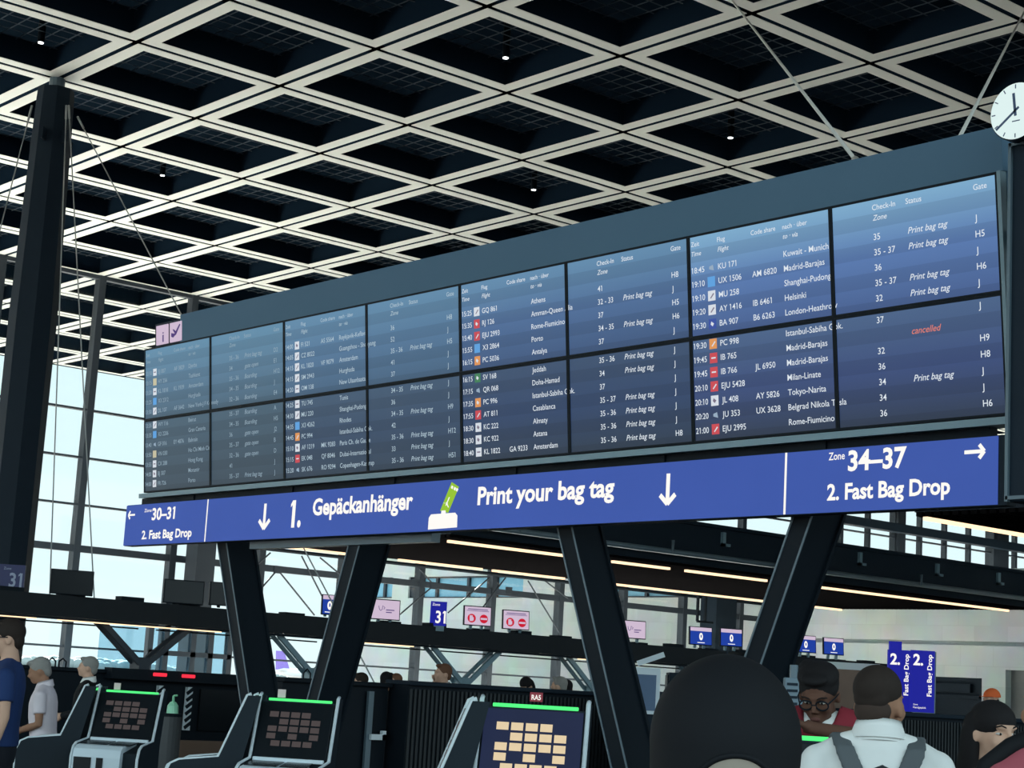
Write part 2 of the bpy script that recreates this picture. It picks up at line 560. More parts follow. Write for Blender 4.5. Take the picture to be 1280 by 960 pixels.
MB().box(XF, 20, YEND, YEND + 0.4, 0, CZ + 1).build('wall_end', M['anthracite'], kind='structure')

# stone building outside, seen through the glass
bl = thing('stone_building', 'pale stone building with a row of windows beyond the glass front', 'building', (-54, EW + 3, -0.05))
bb = MB()
z0, z1 = 5.25, 6.16
holes = [(-66.4, -63.9), (-62.75, -55.2), (-51.6, -44.6)]
bx = -66.9
for a, b in holes:
    bb.box(bx, a, EW, EW + 2, -0.05, 7.1); bb.box(a, b, EW, EW + 2, -0.05, z0); bb.box(a, b, EW, EW + 2, z1, 7.1); bx = b
bb.box(bx, -41.4, EW, EW + 2, -0.05, 7.1)
o = bb.build('wall', M['stone_out']); o.parent = bl; o.matrix_parent_inverse = Matrix.Translation(-Vector(bl.location))
wpane = mat('sky blue window', srgb(120, 175, 200), 0.2)
for a, b, mull in ((-66.4, -63.9, (-64.6,)), (-62.75, -55.2, (-61.9, -60.9, -58.8, -57.0)), (-51.6, -44.6, (-50, -48.3, -46.6))):
    f = MB()
    f.box(a, b, EW + 0.1, EW + 0.2, z0, z0 + 0.06); f.box(a, b, EW + 0.1, EW + 0.2, z1 - 0.06, z1)
    for x in (a, b) + mull:
        f.box(x - 0.07, x + 0.07, EW + 0.08, EW + 0.24, z0, z1)
    f.box(a, a + 0.6, EW + 0.1, EW + 0.2, z0, z1)
    fo = f.build('window', M['mull_blue']); fo.parent = bl; fo.matrix_parent_inverse = Matrix.Translation(-Vector(bl.location))
    po = MB().box(a, b, EW + 0.2, EW + 0.24, z0, z1).build('pane', wpane); po.parent = fo

# glazed draught lobby by the glass front
lob = MB(); LX = -38.5
for px in (186, 206, 240, 262, 286):
    p = at_pl(px, 815, (LX, 0, 0), X); lob.box(LX - 0.12, LX + 0.05, p.y - 0.07, p.y + 0.07, 0, 2.62)
ya, yb = at_pl(184, 815, (LX, 0, 0), X).y, at_pl(288, 815, (LX, 0, 0), X).y
for z in (0.05, 1.95, 2.6):
    lob.box(LX - 0.1, LX + 0.05, ya, yb, z - 0.06, z + 0.06)
lob.box(-41, LX + 0.1, ya, yb, 2.62, 2.72)
lo_ = lob.build('window_2', M['mull_blue'], kind='structure')
MB().box(LX - 0.03, LX - 0.015, ya, yb, 0.1, 2.55).box(-40.9, LX, ya - 0.01, ya + 0.01, 0.1, 2.55).build('window_pane', glass_mat('tinted lobby glass', (0.62, 0.78, 0.86, 1), 0.05), lo_, kind='structure')

# galleries over the counters
def gallery(name, xs, ys, zb, zt, strips, label):
    g = thing(name, label, 'gallery', ((xs[0] + xs[1]) / 2, ys[0], zb))
    off = -Vector(g.location)
    def kid(o, p=g):
        o.parent = p
        if p is g: o.matrix_parent_inverse = Matrix.Translation(off)
        return o
    kid(MB().box(xs[0], xs[1], ys[0], ys[1], zb + 0.02, zt).build('deck', M['anthracite']))
    so = MB()
    n = int((xs[1] - xs[0]) / 0.18)
    for k in range(n):
        x = xs[0] + (k + 0.5) * (xs[1] - xs[0]) / n
        so.box(x - 0.06, x + 0.06, ys[0], ys[1], zb - 0.05, zb + 0.02)
    kid(so.build('soffit', M['soffit'], fix=False))
    for x, segs in strips:
        for a, b in segs:
            kid(MB().box(x - 0.045, x + 0.045, a, b, zb - 0.11, zb - 0.05).build('light_strip', M['led_warm']))
    return g, kid


g1, kid1 = gallery('gallery', (-39.0, -31.6), (25.3, 47.9), 4.88, 5.15,
                   [(-32.3, [(25.8, 30.6), (31.0, 33.0), (33.6, 36.7), (38.2, 47.8)]), (-38.75, [(25.6, 28.4), (29.3, 32.2), (32.6, 35.3), (36.2, 44.2), (45.4, 47.8)])],
                   'dark gallery with two warm light strips underneath, running to the pale stone wall')
fa = MB()
fa.box(-31.75, -31.5, 25.3, 47.9, 5.15, 5.92)
fa.box(-31.85, -31.4, 25.3, 47.9, 5.88, 5.97)
kid1(fa.build('fascia', M['anthracite']))
pp = MB()
pp.tube([(-31.3, 25.5, 5.12), (-31.3, 47.8, 5.12)], 0.07, 8)
for y in range(27, 47, 5):
    pp.tube([(-31.5, y, 5.12), (-31.22, y, 5.12), (-31.22, y, 5.4)], 0.04, 6)
kid1(pp.build('service_pipe', M['edge_steel'], smooth=True))
kid1(MB().tube([(-40.6, 25.5, 4.86), (-40.6, 47.9, 4.86)], 0.05, 8).build('conduit', M['black_steel']))
for y in (34.0, 39.5, 43.0, 46.0):
    bx_ = MB()
    bx_.box(-31.5, -31.42, y, y + 0.12, 5.45, 5.8)
    bx_.box(-31.5, -31.42, y, y + 0.3, 5.45, 5.52)
    kid1(bx_.build('bracket', M['rail']))
for y in (37.3, 41.6):
    h_ = MB()
    for dx in (0, 0.35):
        h_.beam((-39.4, y + dx, 4.9), (-39.4, y + dx, 4.0), 0.07, 0.07)
    h_.beam((-39.4, y, 4.0), (-39.4, y + 0.7, 4.0), 0.07, 0.07)
    kid1(h_.build('hanger', M['black_steel']))
g2, kid2 = gallery('gallery', (-18.9, -9.0), (25.2, 47.9), 4.88, 6.1, [(-18.75, [(25.3, 34), (34.4, 46)])],
                   'dark gallery with a single warm light strip, above the clerestory panes')
bm_ = MB()
bm_.box(-40.7, -40.3, 25, 63, 7.95, 8.25)
bm_.build('trim_3', M['anthracite'], kind='structure')

# ------------------------------------------------------------------ departures board
W, VH = 1.25, 0.5759
BT = math.radians(5.56)
B0 = Vector((-16.0255, 8.7624, 4.6738))
BV = Vector((0, math.sin(BT), -math.cos(BT)))       # down the face
BN = Vector((0, -math.cos(BT), -math.sin(BT)))      # out of the face


def bp(u, v, d=0.0):
    return B0 + X * (u * W) + BV * (v * W) + BN * d


board = thing('flight_board', 'wide departures board of sixteen blue screens listing flights, above the long blue sign', 'board', (-11.0, 9.1, 3.2))
BOFF = Matrix.Translation(-Vector(board.location))


def bkid(o, p=None):
    o.parent = p or board
    if p is None: o.matrix_parent_inverse = BOFF
    return o


cs = MB()
def bslab(mb, u0, u1, v0, v1, d0, d1):
    mb.obox((bp(u0, v0, d0) + bp(u1, v1, d1)) / 2, X, BN, BV, (u1 - u0) * W, abs(d1 - d0), (v1 - v0) * W)
bslab(cs, 0.55, 8.03, -0.215, 0.0, -0.30, 0.0)
bslab(cs, 0.0, 8.03, 0.0, 1.155, -0.30, -0.045)
cs.prism([(-0.15, 0.0), (0.0, 0.0), (0.0, 0.75), (-0.02, 0.75)], bp(0, -0.02, -0.30), X, BV, BN, 0.20)
bkid(cs.build('casing', M['blue_grey']))
rl = MB()
bslab(rl, -0.045, 8.02, 1.157, 1.192, -0.26, 0.03)
bslab(rl, 8.005, 8.025, 0.0, 1.19, -0.1, 0.02)
bkid(rl.build('bottom_rail', M['rail']))
bk = MB()
for u in (0.55, 1.9, 3.1, 4.33, 5.6, 6.75):
    p = bp(u, 1.19, -0.15)
    bk.obox(p + Vector((0, 0, -0.09)), X, Y, Z, 0.32, 0.18, 0.2)
bk.box(-16.2, -6.2, 8.98, 9.05, 2.95, 3.2)
bkid(bk.build('bracket', M['black_steel']))
tp = MB()
bslab(tp, 0.15, 0.60, -0.185, 0.0, -0.30, -0.01)
bkid(tp.build('header_box', M['anthracite']))
ic = MB()
ic.use(M['pink_screen'])
bslab(ic, 0.185, 0.36, -0.165, -0.012, -0.01, 0.004)
bslab(ic, 0.395, 0.575, -0.165, -0.012, -0.01, 0.004)
def bplane(mb, poly, d): mb.add([bp(u, v, d) for u, v in poly], [tuple(range(len(poly)))])
ic.use(M['ink'])
bplane(ic, [(0.285, -0.085), (0.305, -0.085), (0.305, -0.028), (0.285, -0.028)], 0.006)
bplane(ic, [(0.285, -0.105), (0.305, -0.105), (0.305, -0.095), (0.285, -0.095)], 0.006)
bplane(ic, [(0.42, -0.085), (0.47, -0.075), (0.545, -0.145), (0.56, -0.138), (0.50, -0.07), (0.45, -0.045), (0.42, -0.055)], 0.006)
bplane(ic, [(0.44, -0.11), (0.46, -0.11), (0.51, -0.08), (0.49, -0.06)], 0.006)
bkid(ic.build('header_icon', None, fix=False))

ROWS = {
 0: [('13:10', '5J 007', 'AF 3829', 'Djerba', '35 - 36', 'Print bag tag', 'D2', 'w'),
     ('13:15', 'HY 256', '', 'Tashkent', '34', 'gate open', 'E1', 'y'),
     ('13:20', 'KL 1818', 'KL 1939', 'Amsterdam', '35 - 36', 'Boarding', 'H12', 'w'),
     ('13:25', 'X3 2312', '', 'Hurghada', '34 - 35', 'Boarding', 'J', 'b'),
     ('13:30', 'DL 107', 'AF 3642', 'New York-J F Kennedy', '32 - 36', 'Boarding', 'E4', 'w'),
     ('13:35', 'WY 116', '', 'Beirut', '35 - 37', 'Boarding', 'A', 'w'),
     ('13:35', 'X3 2206', '', 'Gran Canaria', '34 - 35', 'Boarding', 'H5', 'b'),
     ('13:40', 'GF 016', 'EY 4876', 'Bahrain', '36', 'gate open', 'J2', 'n'),
     ('13:50', 'VN 030', '', 'Ho Chi Minh City', '35 - 37', 'gate open', 'B', 'y'),
     ('13:55', 'CX 288', '', 'Hong Kong', '32 - 36', 'gate open', 'D', 'w'),
     ('14:00', 'BJ 307', '', 'Monastir', '41', '', 'J', 'w'),
     ('14:00', 'FR 726', '', 'Porto', '35 - 37', 'Print bag tag', 'J', 'w')],
 1: [('14:00', 'FI 521', 'AS 5564', 'Reykjavik-Keflavik', '36', '', 'H8', 'w'),
     ('14:05', 'CZ 8022', '', 'Guangzhou - Shenyang', '52', '', 'J', 'w'),
     ('14:15', 'KL 1820', 'VF 9079', 'Amsterdam', '35 - 36', 'Print bag tag', 'H5', 'w'),
     ('14:15', 'SM 2943', '', 'Hurghada', '41', '', 'J', 'w'),
     ('14:20', 'OM 138', '', 'New Ulaanbaatar', '37', '', 'J', 'w'),
     ('14:25', 'TU 745', '', 'Tunis', '34 - 35', 'Print bag tag', 'J', 'w'),
     ('14:30', 'MU 220', '', 'Shanghai-Pudong', '36', '', 'J', 'w'),
     ('14:35', 'X3 4262', '', 'Rhodes', '34 - 35', 'Print bag tag', 'H9', 'b'),
     ('14:45', 'PC 994', '', 'Istanbul-Sabiha Gok.', '42', '', 'J', 'o'),
     ('15:10', 'AF 1219', 'MK 9283', 'Paris Ch. de Gaulle', '35 - 36', 'Print bag tag', 'H12', 'w'),
     ('15:15', 'EK 048', 'QF 8046', 'Dubai-International', '33', 'Print bag tag', 'J', 'r'),
     ('15:20', 'SK 676', 'RO 9294', 'Copenhagen-Kastrup', '35 - 36', 'Print bag tag', 'H51', 'n')],
 2: [('15:25', 'GQ 861', '', 'Athens', '41', '', 'H8', 'w'),
     ('15:35', 'RJ 126', '', 'Amman-Queen Alia', '32 - 33', 'Print bag tag', 'J', 'r'),
     ('15:40', 'EJU 2993', '', 'Rome-Fiumicino', '37', '', 'H5', 'r'),
     ('15:55', 'X3 2864', '', 'Porto', '34 - 35', 'Print bag tag', 'H6', 'b'),
     ('16:15', 'PC 5036', '', 'Antalya', '37', '', 'J', 'o'),
     ('16:15', 'SV 168', '', 'Jeddah', '35 - 36', 'Print bag tag', 'J', 'g'),
     ('17:15', 'QR 068', '', 'Doha-Hamad', '34', 'Print bag tag', 'J', 'n'),
     ('17:35', 'PC 996', '', 'Istanbul-Sabiha Gok.', '37', '', 'J', 'o'),
     ('17:55', 'AT 811', '', 'Casablanca', '35 - 37', 'Print bag tag', 'J', 'r'),
     ('18:30', 'KC 222', '', 'Almaty', '35 - 36', 'Print bag tag', 'J', 'w'),
     ('18:30', 'KC 922', '', 'Astana', '35 - 36', 'Print bag tag', 'J', 'w'),
     ('18:40', 'KL 1822', 'GA 9233', 'Amsterdam', '35 - 36', 'Print bag tag', 'H8', 'w')],
 3: [('18:45', 'KU 171', '', 'Kuwait - Munich', '35', 'Print bag tag', 'J', 'n'),
     ('19:10', 'UX 1506', 'AM 6820', 'Madrid-Barajas', '35 - 37', 'Print bag tag', 'H5', 'b'),
     ('19:10', 'MU 258', '', 'Shanghai-Pudong', '36', '', 'J', 'w'),
     ('19:20', 'AY 1416', 'IB 6461', 'Helsinki', '35 - 37', 'Print bag tag', 'H6', 'w'),
     ('19:30', 'BA 907', 'B6 6263', 'London-Heathrow', '32', 'Print bag tag', 'J', 'd'),
     ('19:30', 'PC 998', '', 'Istanbul-Sabiha Gok.', '37', '', 'J', 'o'),
     ('19:45', 'IB 765', '', 'Madrid-Barajas', '', 'cancelled', '', 'r'),
     ('19:45', 'IB 766', 'JL 6950', 'Madrid-Barajas', '32', '', 'H9', 'r'),
     ('20:10', 'EJU 5428', '', 'Milan-Linate', '36', '', 'H8', 'r'),
     ('20:10', 'JL 408', 'AY 5826', 'Tokyo-Narita', '34', 'Print bag tag', 'J', 'w'),
     ('20:20', 'JU 353', 'UX 3628', 'Belgrad Nikola Tesla', '34', '', 'J', 'n'),
     ('21:00', 'EJU 2995', '', 'Rome-Fiumicino', '36', '', 'H6', 'r')]}
ICON = {'w': srgb(214, 220, 228), 'y': srgb(196, 190, 160), 'b': srgb(96, 160, 220), 'r': srgb(200, 78, 86), 'o': srgb(222, 150, 90), 'g': srgb(70, 130, 90), 'd': srgb(62, 84, 160), 'n': srgb(150, 170, 190)}
ICON = {k: emit('airline icon ' + k, c, 1.0, 0.02) for k, c in ICON.items()}
ICON_INK = emit('airline icon ink', srgb(120, 110, 130), 1.0, 0.02)
H_CAP = 0.0335
TXT = [M['text_dimmer'], M['text_dim'], M['text'], M['text']]

for c in range(8):
    gidx = c // 2
    for r in range(2):
        d = MB()
        v0, v1 = r * VH + 0.0006, (r + 1) * VH - 0.0006
        u0, u1 = c + 0.0006, c + 0.9994
        d.use(M['black_steel'])
        bslab(d, u0, u1, v0, v1, -0.045, -0.002)
        t, tv = 0.0115, 0.0125
        for a in ((u0, u0 + t, v0, v1), (u1 - t, u1, v0, v1), (u0 + t, u1 - t, v0, v0 + tv), (u0 + t, u1 - t, v1 - tv, v1)):
            bslab(d, *a, -0.002, 0.007)
        do = bkid(d.build('display', None))
        s = MB()
        bplane(s, [(u0 + t, v0 + tv), (u0 + t, v1 - tv), (u1 - t, v1 - tv), (u1 - t, v0 + tv)], 0.0)
        so = s.build('picture', (SCR_UP if r == 0 else SCR_LO)[gidx], do, fix=False)
        L = MB(); tm = TXT[gidx]
        def tx(sx, u, v, h=H_CAP, **k):
            text(L, sx, bp(u, v + h / 2, 0.003), X, -BV, h * W, m=k.pop('m', tm), **k)
        q = 2 * gidx
        if c % 2 == 0:
            if r == 0:
                for a, b, v in (('Zeit', 0.02, 0.053), ('Flug', 0.215, 0.053), ('Code share', 0.458, 0.054), ('nach · über', 0.678, 0.056)):
                    tx(a, q + b, v, 0.027)
                for a, b in (('Time', 0.022), ('Flight', 0.217), ('to · via', 0.68)):
                    tx(a, q + b, 0.107, 0.027, shear=0.25)
            icons = MB()
            for k in range(5 if r == 0 else 7):
                row = ROWS[gidx][k if r == 0 else 5 + k]
                v = (0.2 if r == 0 else 0.619) + 0.0775 * k
                tx(row[0], q + 0.02, v, w=0.095 * W)
                tx(row[1], q + 0.217, v)
                if row[2]: tx(row[2], q + 0.46, v)
                tx(row[3], q + 0.68, v)
                icons.use(ICON[row[7]])
                if row[7] == 'n':
                    bplane(icons, [(q + 0.15, v - 0.006), (q + 0.15, v + 0.008), (q + 0.185, v + 0.018), (q + 0.178, v - 0.014)], 0.002)
                else:
                    bplane(icons, [(q + 0.136, v - 0.028), (q + 0.136, v + 0.028), (q + 0.191, v + 0.028), (q + 0.191, v - 0.028)], 0.002)
                    icons.use(ICON_INK if row[7] == 'w' else ICON['w'])
                    a_ = random.choice(([(0.152, 0.012), (0.176, -0.014), (0.182, -0.008), (0.158, 0.016)], [(0.148, -0.004), (0.148, 0.004), (0.18, 0.004), (0.18, -0.004)], [(0.156, -0.014), (0.15, 0.002), (0.164, 0.014), (0.176, 0.0)]))
                    if row[7] not in 'by':
                        bplane(icons, [(q + a, v + b) for a, b in a_], 0.003)
            icons.build('airline_icon', None, do, fix=False)
        else:
            q += 1
            if r == 0:
                for a, b, v in (('Check-In', 0.265, 0.051), ('Status', 0.47, 0.053), ('Gate', 0.864, 0.052)):
                    tx(a, q + b, v, 0.029)
                tx('Zone', q + 0.266, 0.104, 0.029, shear=0.25)
            for k in range(5 if r == 0 else 7):
                row = ROWS[gidx][k if r == 0 else 5 + k]
                v = (0.2 if r == 0 else 0.619) + 0.0775 * k
                if row[4]: tx(row[4], q + 0.268, v)
                if row[5]: tx(row[5], q + 0.477, v, shear=0.28, m=M['text_red'] if row[5] == 'cancelled' else tm)
                if row[6]: tx(row[6], q + 0.866, v)
            if True:   # the ends of long destinations run on past the joint
                pass
        L.build('lettering', tm, do, fix=False)

# ------------------------------------------------------------------ long blue sign
SY = 8.88
sign = thing('wayfinding_sign', 'long blue sign pointing to bag tags and fast bag drop, under the departures board', 'sign', (-11.2, SY, 2.73))
def skid(o, p=sign):
    o.parent = p
    if p is sign: o.matrix_parent_inverse = Matrix.Translation(-Vector(sign.location))
    return o
SX0, SX1, SZ0, SZ1 = -16.31, -6.08, 2.722, 3.122
b_ = MB(); b_.box(SX0 + 0.005, SX1 + 0.06, SY + 0.006, SY + 0.10, SZ0 - 0.005, SZ1 + 0.005)
skid(b_.build('casing', M['anthracite']))
skid(MB().box(SX0, SX1, SY - 0.002, SY + 0.006, SZ0, SZ1).build('panel', M['sign_blue']))
dv = MB()
for x in (-14.76, -7.678):
    dv.box(x - 0.008, x + 0.008, SY - 0.004, SY - 0.002, SZ0, SZ1)
skid(dv.build('divider', M['sign_white']))
sl = MB()
def stx(s, x0, x1, zb, h, bold=0.03, **k):
    text(sl, s, (x0, SY - 0.005, zb), X, Z, h, w=x1 - x0, bold=bold, m=M['sign_white'], **k)
dz = -0.12
stx('Zone', -15.94, -15.80, 3.163 + dz, 0.034, 0.01)
stx('30–31', -15.785, -15.345, 3.082 + dz, 0.118)
stx('2. Fast Bag Drop', -15.95, -15.005, 2.898 + dz, 0.085)
stx('1.', -13.355, -13.185, 2.944 + dz, 0.228, 0.045)
stx('Gepäckanhänger', -13.015, -11.60, 3.030 + dz, 0.145)
stx('Print your bag tag', -10.78, -9.262, 3.031 + dz, 0.14)
stx('Zone', -7.325, -7.197, 3.172 + dz, 0.05, 0.01)
stx('34–37', -7.17, -6.723, 3.098 + dz, 0.128)
stx('2. Fast Bag Drop', -7.33, -6.404, 2.92 + dz, 0.102)
skid(sl.build('lettering', M['sign_white'], fix=False))
def arrow(cx, cz, L, ang, hw, t):
    a = MB()
    d = Vector((math.cos(ang), 0, math.sin(ang))); n = Vector((-d.z, 0, d.x)); c = Vector((cx, SY - 0.006, cz))
    tip = c + d * L / 2
    a.beam(c - d * L / 2, tip - d * t * 0.8, 0.004, t, up=n)
    for s_ in (-1, 1):
        a.beam(tip - d * t * 0.15, tip - d * hw * 0.95 + n * s_ * hw, 0.004, t, up=n)
    skid(a.build('arrow', M['sign_white']))
arrow(-13.765, 3.045 + dz, 0.23, -PI / 2, 0.085, 0.034)
arrow(-8.73, 3.055 + dz, 0.215, -PI / 2, 0.072, 0.032)
arrow(-16.19, 3.145 + dz, 0.13, PI, 0.038, 0.018)
arrow(-6.235, 3.158 + dz, 0.14, 0, 0.040, 0.022)
pg = MB()
pg.use(M['sign_white'])
pg.prism([(-11.378, 2.855 + dz), (-11.016, 2.862 + dz), (-11.02, 2.955 + dz), (-11.05, 2.978 + dz), (-11.35, 2.975 + dz), (-11.376, 2.95 + dz)], (0, SY - 0.006, 0), X, Z, Y, 0.004)
pg.use(M['sign_green'])
pg.prism([(-11.135, 2.98 + dz), (-11.02, 3.18 + dz), (-11.112, 3.222 + dz), (-11.235, 3.0 + dz)], (0, SY - 0.0075, 0), X, Z, Y, 0.004)
pg.use(M['sign_white'])
c = Vector((-11.15, SY - 0.009, 3.055 + dz))
for a, L_ in ((60, 0.055), (175, 0.04), (-55, 0.04), (240, 0.02)):
    d = Vector((math.cos(math.radians(a)), 0, math.sin(math.radians(a))))
    pg.beam(c - d * 0.01, c + d * L_, 0.002, 0.014, up=Y)
for k, (a_, b_) in enumerate(((0.0, 0.14), (0.05, 0.15), (0.09, 0.145))):
    pg.prism([(-11.115 + a_ * 0.7, 3.175 + dz + a_ * -0.25), (-11.095 + a_ * 0.7, 3.165 + dz + a_ * -0.25), (-11.085 + a_ * 0.7, 3.185 + dz - a_ * 0.25), (-11.105 + a_ * 0.7, 3.195 + dz - a_ * 0.25)], (0, SY - 0.0095, 0), X, Z, Y, 0.002)
pg.use(M['sign_white'])
pg.prism([(-11.22, 2.965 + dz), (-11.16, 2.965 + dz), (-11.165, 3.0 + dz), (-11.215, 3.0 + dz)], (0, SY - 0.0095, 0), X, Z, Y, 0.003)
skid(pg.build('pictogram', None))
MB().tube([(-14.2, 9.2, 2.68), (-12.6, 9.2, 2.68)], 0.001, 4)
sb_ = MB(); sb_.box(-14.25, -11.55, 9.05, 9.14, 2.66, 2.75)
skid(sb_.build('support_rail', M['edge_steel']))

# slanted legs of the board stand
def leg(xt, xb, label):
    zt, zb, ya, yb = 3.17, 0.0, 9.1, 9.42
    r_ = thing('slanted_support', label, 'support', ((xb), ya, 0), 0, 'slanted steel supports of the departures board')
    off = Matrix.Translation(-Vector(r_.location))
    k = (xt - xb) / 2.725
    xt2 = xb + k * zt
    w = 0.17
    def slab(mb, da, db, y0, y1):
        mb.prism([(xb + da, zb), (xb + db, zb), (xt2 + db, zt), (xt2 + da, zt)], (0, y0, 0), X, Z, Y, y1 - y0)
    m = MB(); slab(m, 0, w, ya, ya + 0.025); slab(m, 0, w, yb - 0.025, yb); slab(m, 0.02, w - 0.02, ya + 0.025, yb - 0.025)
    o = m.build('shaft', M['black_steel']); o.parent = r_; o.matrix_parent_inverse = off
    for x0 in (0.0, w - 0.012):
        e = MB(); slab(e, x0 - 0.004, x0 + 0.012, ya - 0.006, ya)
        o = e.build('edge_strip', M['edge_steel']); o.parent = r_; o.matrix_parent_inverse = off
    e = MB(); e.box(xb - 0.08, xb + w + 0.08, ya - 0.06, yb + 0.06, 0, 0.03)
    o = e.build('base_plate', M['black_steel']); o.parent = r_; o.matrix_parent_inverse = off
leg(-14.89, -13.72, 'black steel support slanting down under the sign divider beside zone 30-31')
leg(-12.74, -13.66, 'black steel support slanting down under the word Gepäckanhänger')
leg(-10.09, -8.98, 'black steel support slanting down under the words Print your bag tag')
leg(-7.80, -8.92, 'black steel support slanting down from below zone 34-37 on the sign')

# ------------------------------------------------------------------ hanger cables, tower, clock
def cable(a, b, label, r=0.0135, m='cable', grp=None):
    c = thing('cable', label, 'cable', a, 0, grp)
    off = Matrix.Translation(-Vector(a))
    o = MB().tube([a, b], r, 8).build('wire', M[m], smooth=True); o.parent = c; o.matrix_parent_inverse = off
    d = (Vector(b) - Vector(a)).normalized()
    e = MB().tube([Vector(a), Vector(a) + d * 0.28], r * 1.9, 8).build('end_fitting', M[m], smooth=True); o = e; o.parent = c; o.matrix_parent_inverse = off
cable(bp(7.108, -0.205, -0.15), (-16.66, 17.8, CZ - 0.01), 'steel hanger cable from the board top farther from the clock')
cable(bp(7.69, -0.205, -0.15), (-13.87, 20.77, CZ - 0.01), 'steel hanger cable rising from the board top close to the round clock')

tw = thing('end_cabinet', 'dark steel cabinet at the board end below the round clock', 'cabinet', (-5.3, 8.75, 2.68))
off = Matrix.Translation(-Vector(tw.location))
m = MB(); m.box(-5.75, -4.6, 8.49, 9.1, 2.68, 4.72)
o = m.build('housing', M['anthracite'], bevel=0.01); o.parent = tw; o.matrix_parent_inverse = off
m = MB()
for z in (2.69, 4.7):
    m.box(-5.75, -4.6, 8.47, 8.49, z, z + 0.02)
m.box(-5.755, -5.735, 8.47, 8.5, 2.68, 4.72)
o = m.build('edge_strip', M['edge_steel']); o.parent = tw; o.matrix_parent_inverse = off
m = MB(); m.box(-6.0, -5.75, 8.85, 8.95, 4.25, 4.33); m.box(-6.0, -5.75, 8.9, 9.0, 3.3, 3.4)
o = m.build('bracket', M['edge_steel']); o.parent = tw; o.matrix_parent_inverse = off
CK = Vector((-5.635, 8.36, 4.859)); RC = 0.168
ck = thing('clock', 'round white station clock on top of the dark end cabinet', 'clock', CK)
def ckid(o): o.parent = ck; return o
m = MB(); m.disc((0, 0.004, 0), X, Z, Y, RC, 0.07, 48); ckid(m.build('case', M['black_steel'], bevel=0.004))
m = MB(); m.disc((0, 0, 0), X, Z, Y, RC * 0.965, 0.006, 48); ckid(m.build('dial', M['clock_face']))
m = MB()
for k in range(12):
    a = k * PI / 6
    d = Vector((math.sin(a), 0, math.cos(a)))
    m.beam(d * RC * 0.78 - Y * 0.001, d * RC * 0.92 - Y * 0.001, 0.002, 0.006, up=Y.cross(d))
m.box(-0.02, 0.03, -0.002, 0, -0.062, -0.056)
ckid(m.build('hour_mark', M['clock_hand']))
for a, L_, w in ((-6, 0.105, 0.016), (-126, 0.152, 0.013)):
    d = Vector((math.sin(math.radians(a)), 0, math.cos(math.radians(a))))
    m = MB(); m.beam(d * -0.03 - Y * 0.004, d * L_ - Y * 0.004, 0.003, w, up=Y.cross(d)); ckid(m.build('hand', M['clock_hand']))
m = MB(); m.tube([(0.02, 0.05, -RC), (0.02, 0.05, -0.05)], 0.03, 10); m.tube([(0.02, 0.05, -RC), (0.06, 0.2, -0.14)], 0.02, 8); ckid(m.build('stem', M['black_steel']))
ps = thing('lit_sign', 'small pale pink lit panel on the dark end cabinet beside the blue sign end', 'sign', (-5.9, 9.15, 3.0))
m = MB(); m.box(0.0, 0.55, 0, 0.05, 0.02, 0.2)
ps.location = (-5.93, 8.94, 2.98)
o = m.build('casing', M['black_steel']); o.parent = ps
m = MB(); m.box(0.02, 0.55, -0.012, 0, 0.03, 0.19); o = m.build('face', M['pink_screen']); o.parent = ps
m = MB(); m.box(0.1, 0.14, 0.05, 0.2, 0.06, 0.12); m.box(0.3, 0.5, 0.0, 0.35, 0.05, 0.1); o = m.build('bracket', M['black_steel']); o.parent = ps

# big column and its guy wires
CX, CY = gx(2) , gy(-2)
cl = thing('column', 'tall dark tapering steel column carrying the ceiling', 'column', (CX, CY, 0))
rings = []
for z, r_ in ((0, 0.36), (3, 0.38), (7.2, 0.39), (10.9, 0.31), (11.08, 0.30)):
    rings.append([Vector((r_ * math.cos(PI / 8 + k * PI / 4), r_ * math.sin(PI / 8 + k * PI / 4), z)) for k in range(8)])
m = MB(); m.rings(rings); o = m.build('shaft', M['anthracite']); o.parent = cl
m = MB(); m.tube([(0, 0, 11.05), (0, 0, CZ + 0.4)], 0.13, 12); o = m.build('capital', M['edge_steel']); o.parent = cl
m = MB()
for a in (PI * 1.1, PI * 1.75, 0.1, PI * 0.6):
    d = Vector((math.cos(a), math.sin(a), 0)); m.beam(d * 0.28 + Z * 10.2, d * 0.48 + Z * 10.2, 0.03, 0.2)
o = m.build('lug', M['anthracite']); o.parent = cl
for a, b, lb in (((83, 132), (62, 748, 26), 'thin guy wire hanging close along the tall column'),
                 ((86, 132), (118, 752, 25.5), 'thin guy wire from the column top down to the gantry by the dark monitor'),
                 ((97, 146), (335, 600, 26), 'slanting guy wire from the column top down behind the departures board'),
                 ((40, 132), (-60, 520, 28), 'slanting guy wire on the outer side of the tall column')):
    A_, B_ = at_d(a[0], a[1], 29.0), at_d(*b)
    if b[2] >= 26 and b[1] != 748: B_ = A_ + (B_ - A_) * (A_.z / (A_.z - B_.z))
    cable(A_, B_, lb, 0.010, 'cable_dark')
ss = thing('zone_sign', 'dark blue zone 31 sign fixed to the tall column', 'sign', at_d(14, 722, 28.3))
m = MB(); m.obox((0, 0, 0), RGT, FWD, Z, 0.42, 0.06, 0.40); o = m.build('panel', mat('unlit dark blue', srgb(34, 42, 92), 0.5)); o.parent = ss
m = MB(); text(m, '31', RGT * -0.02 - Z * 0.14 - FWD * 0.033, RGT, Z, 0.22, w=0.2, bold=0.02); text(m, 'Zone', RGT * -0.12 + Z * 0.12 - FWD * 0.033, RGT, Z, 0.04)
o = m.build('lettering', mat('grey lettering', srgb(150, 160, 185), 0.5), fix=False); o.parent = ss

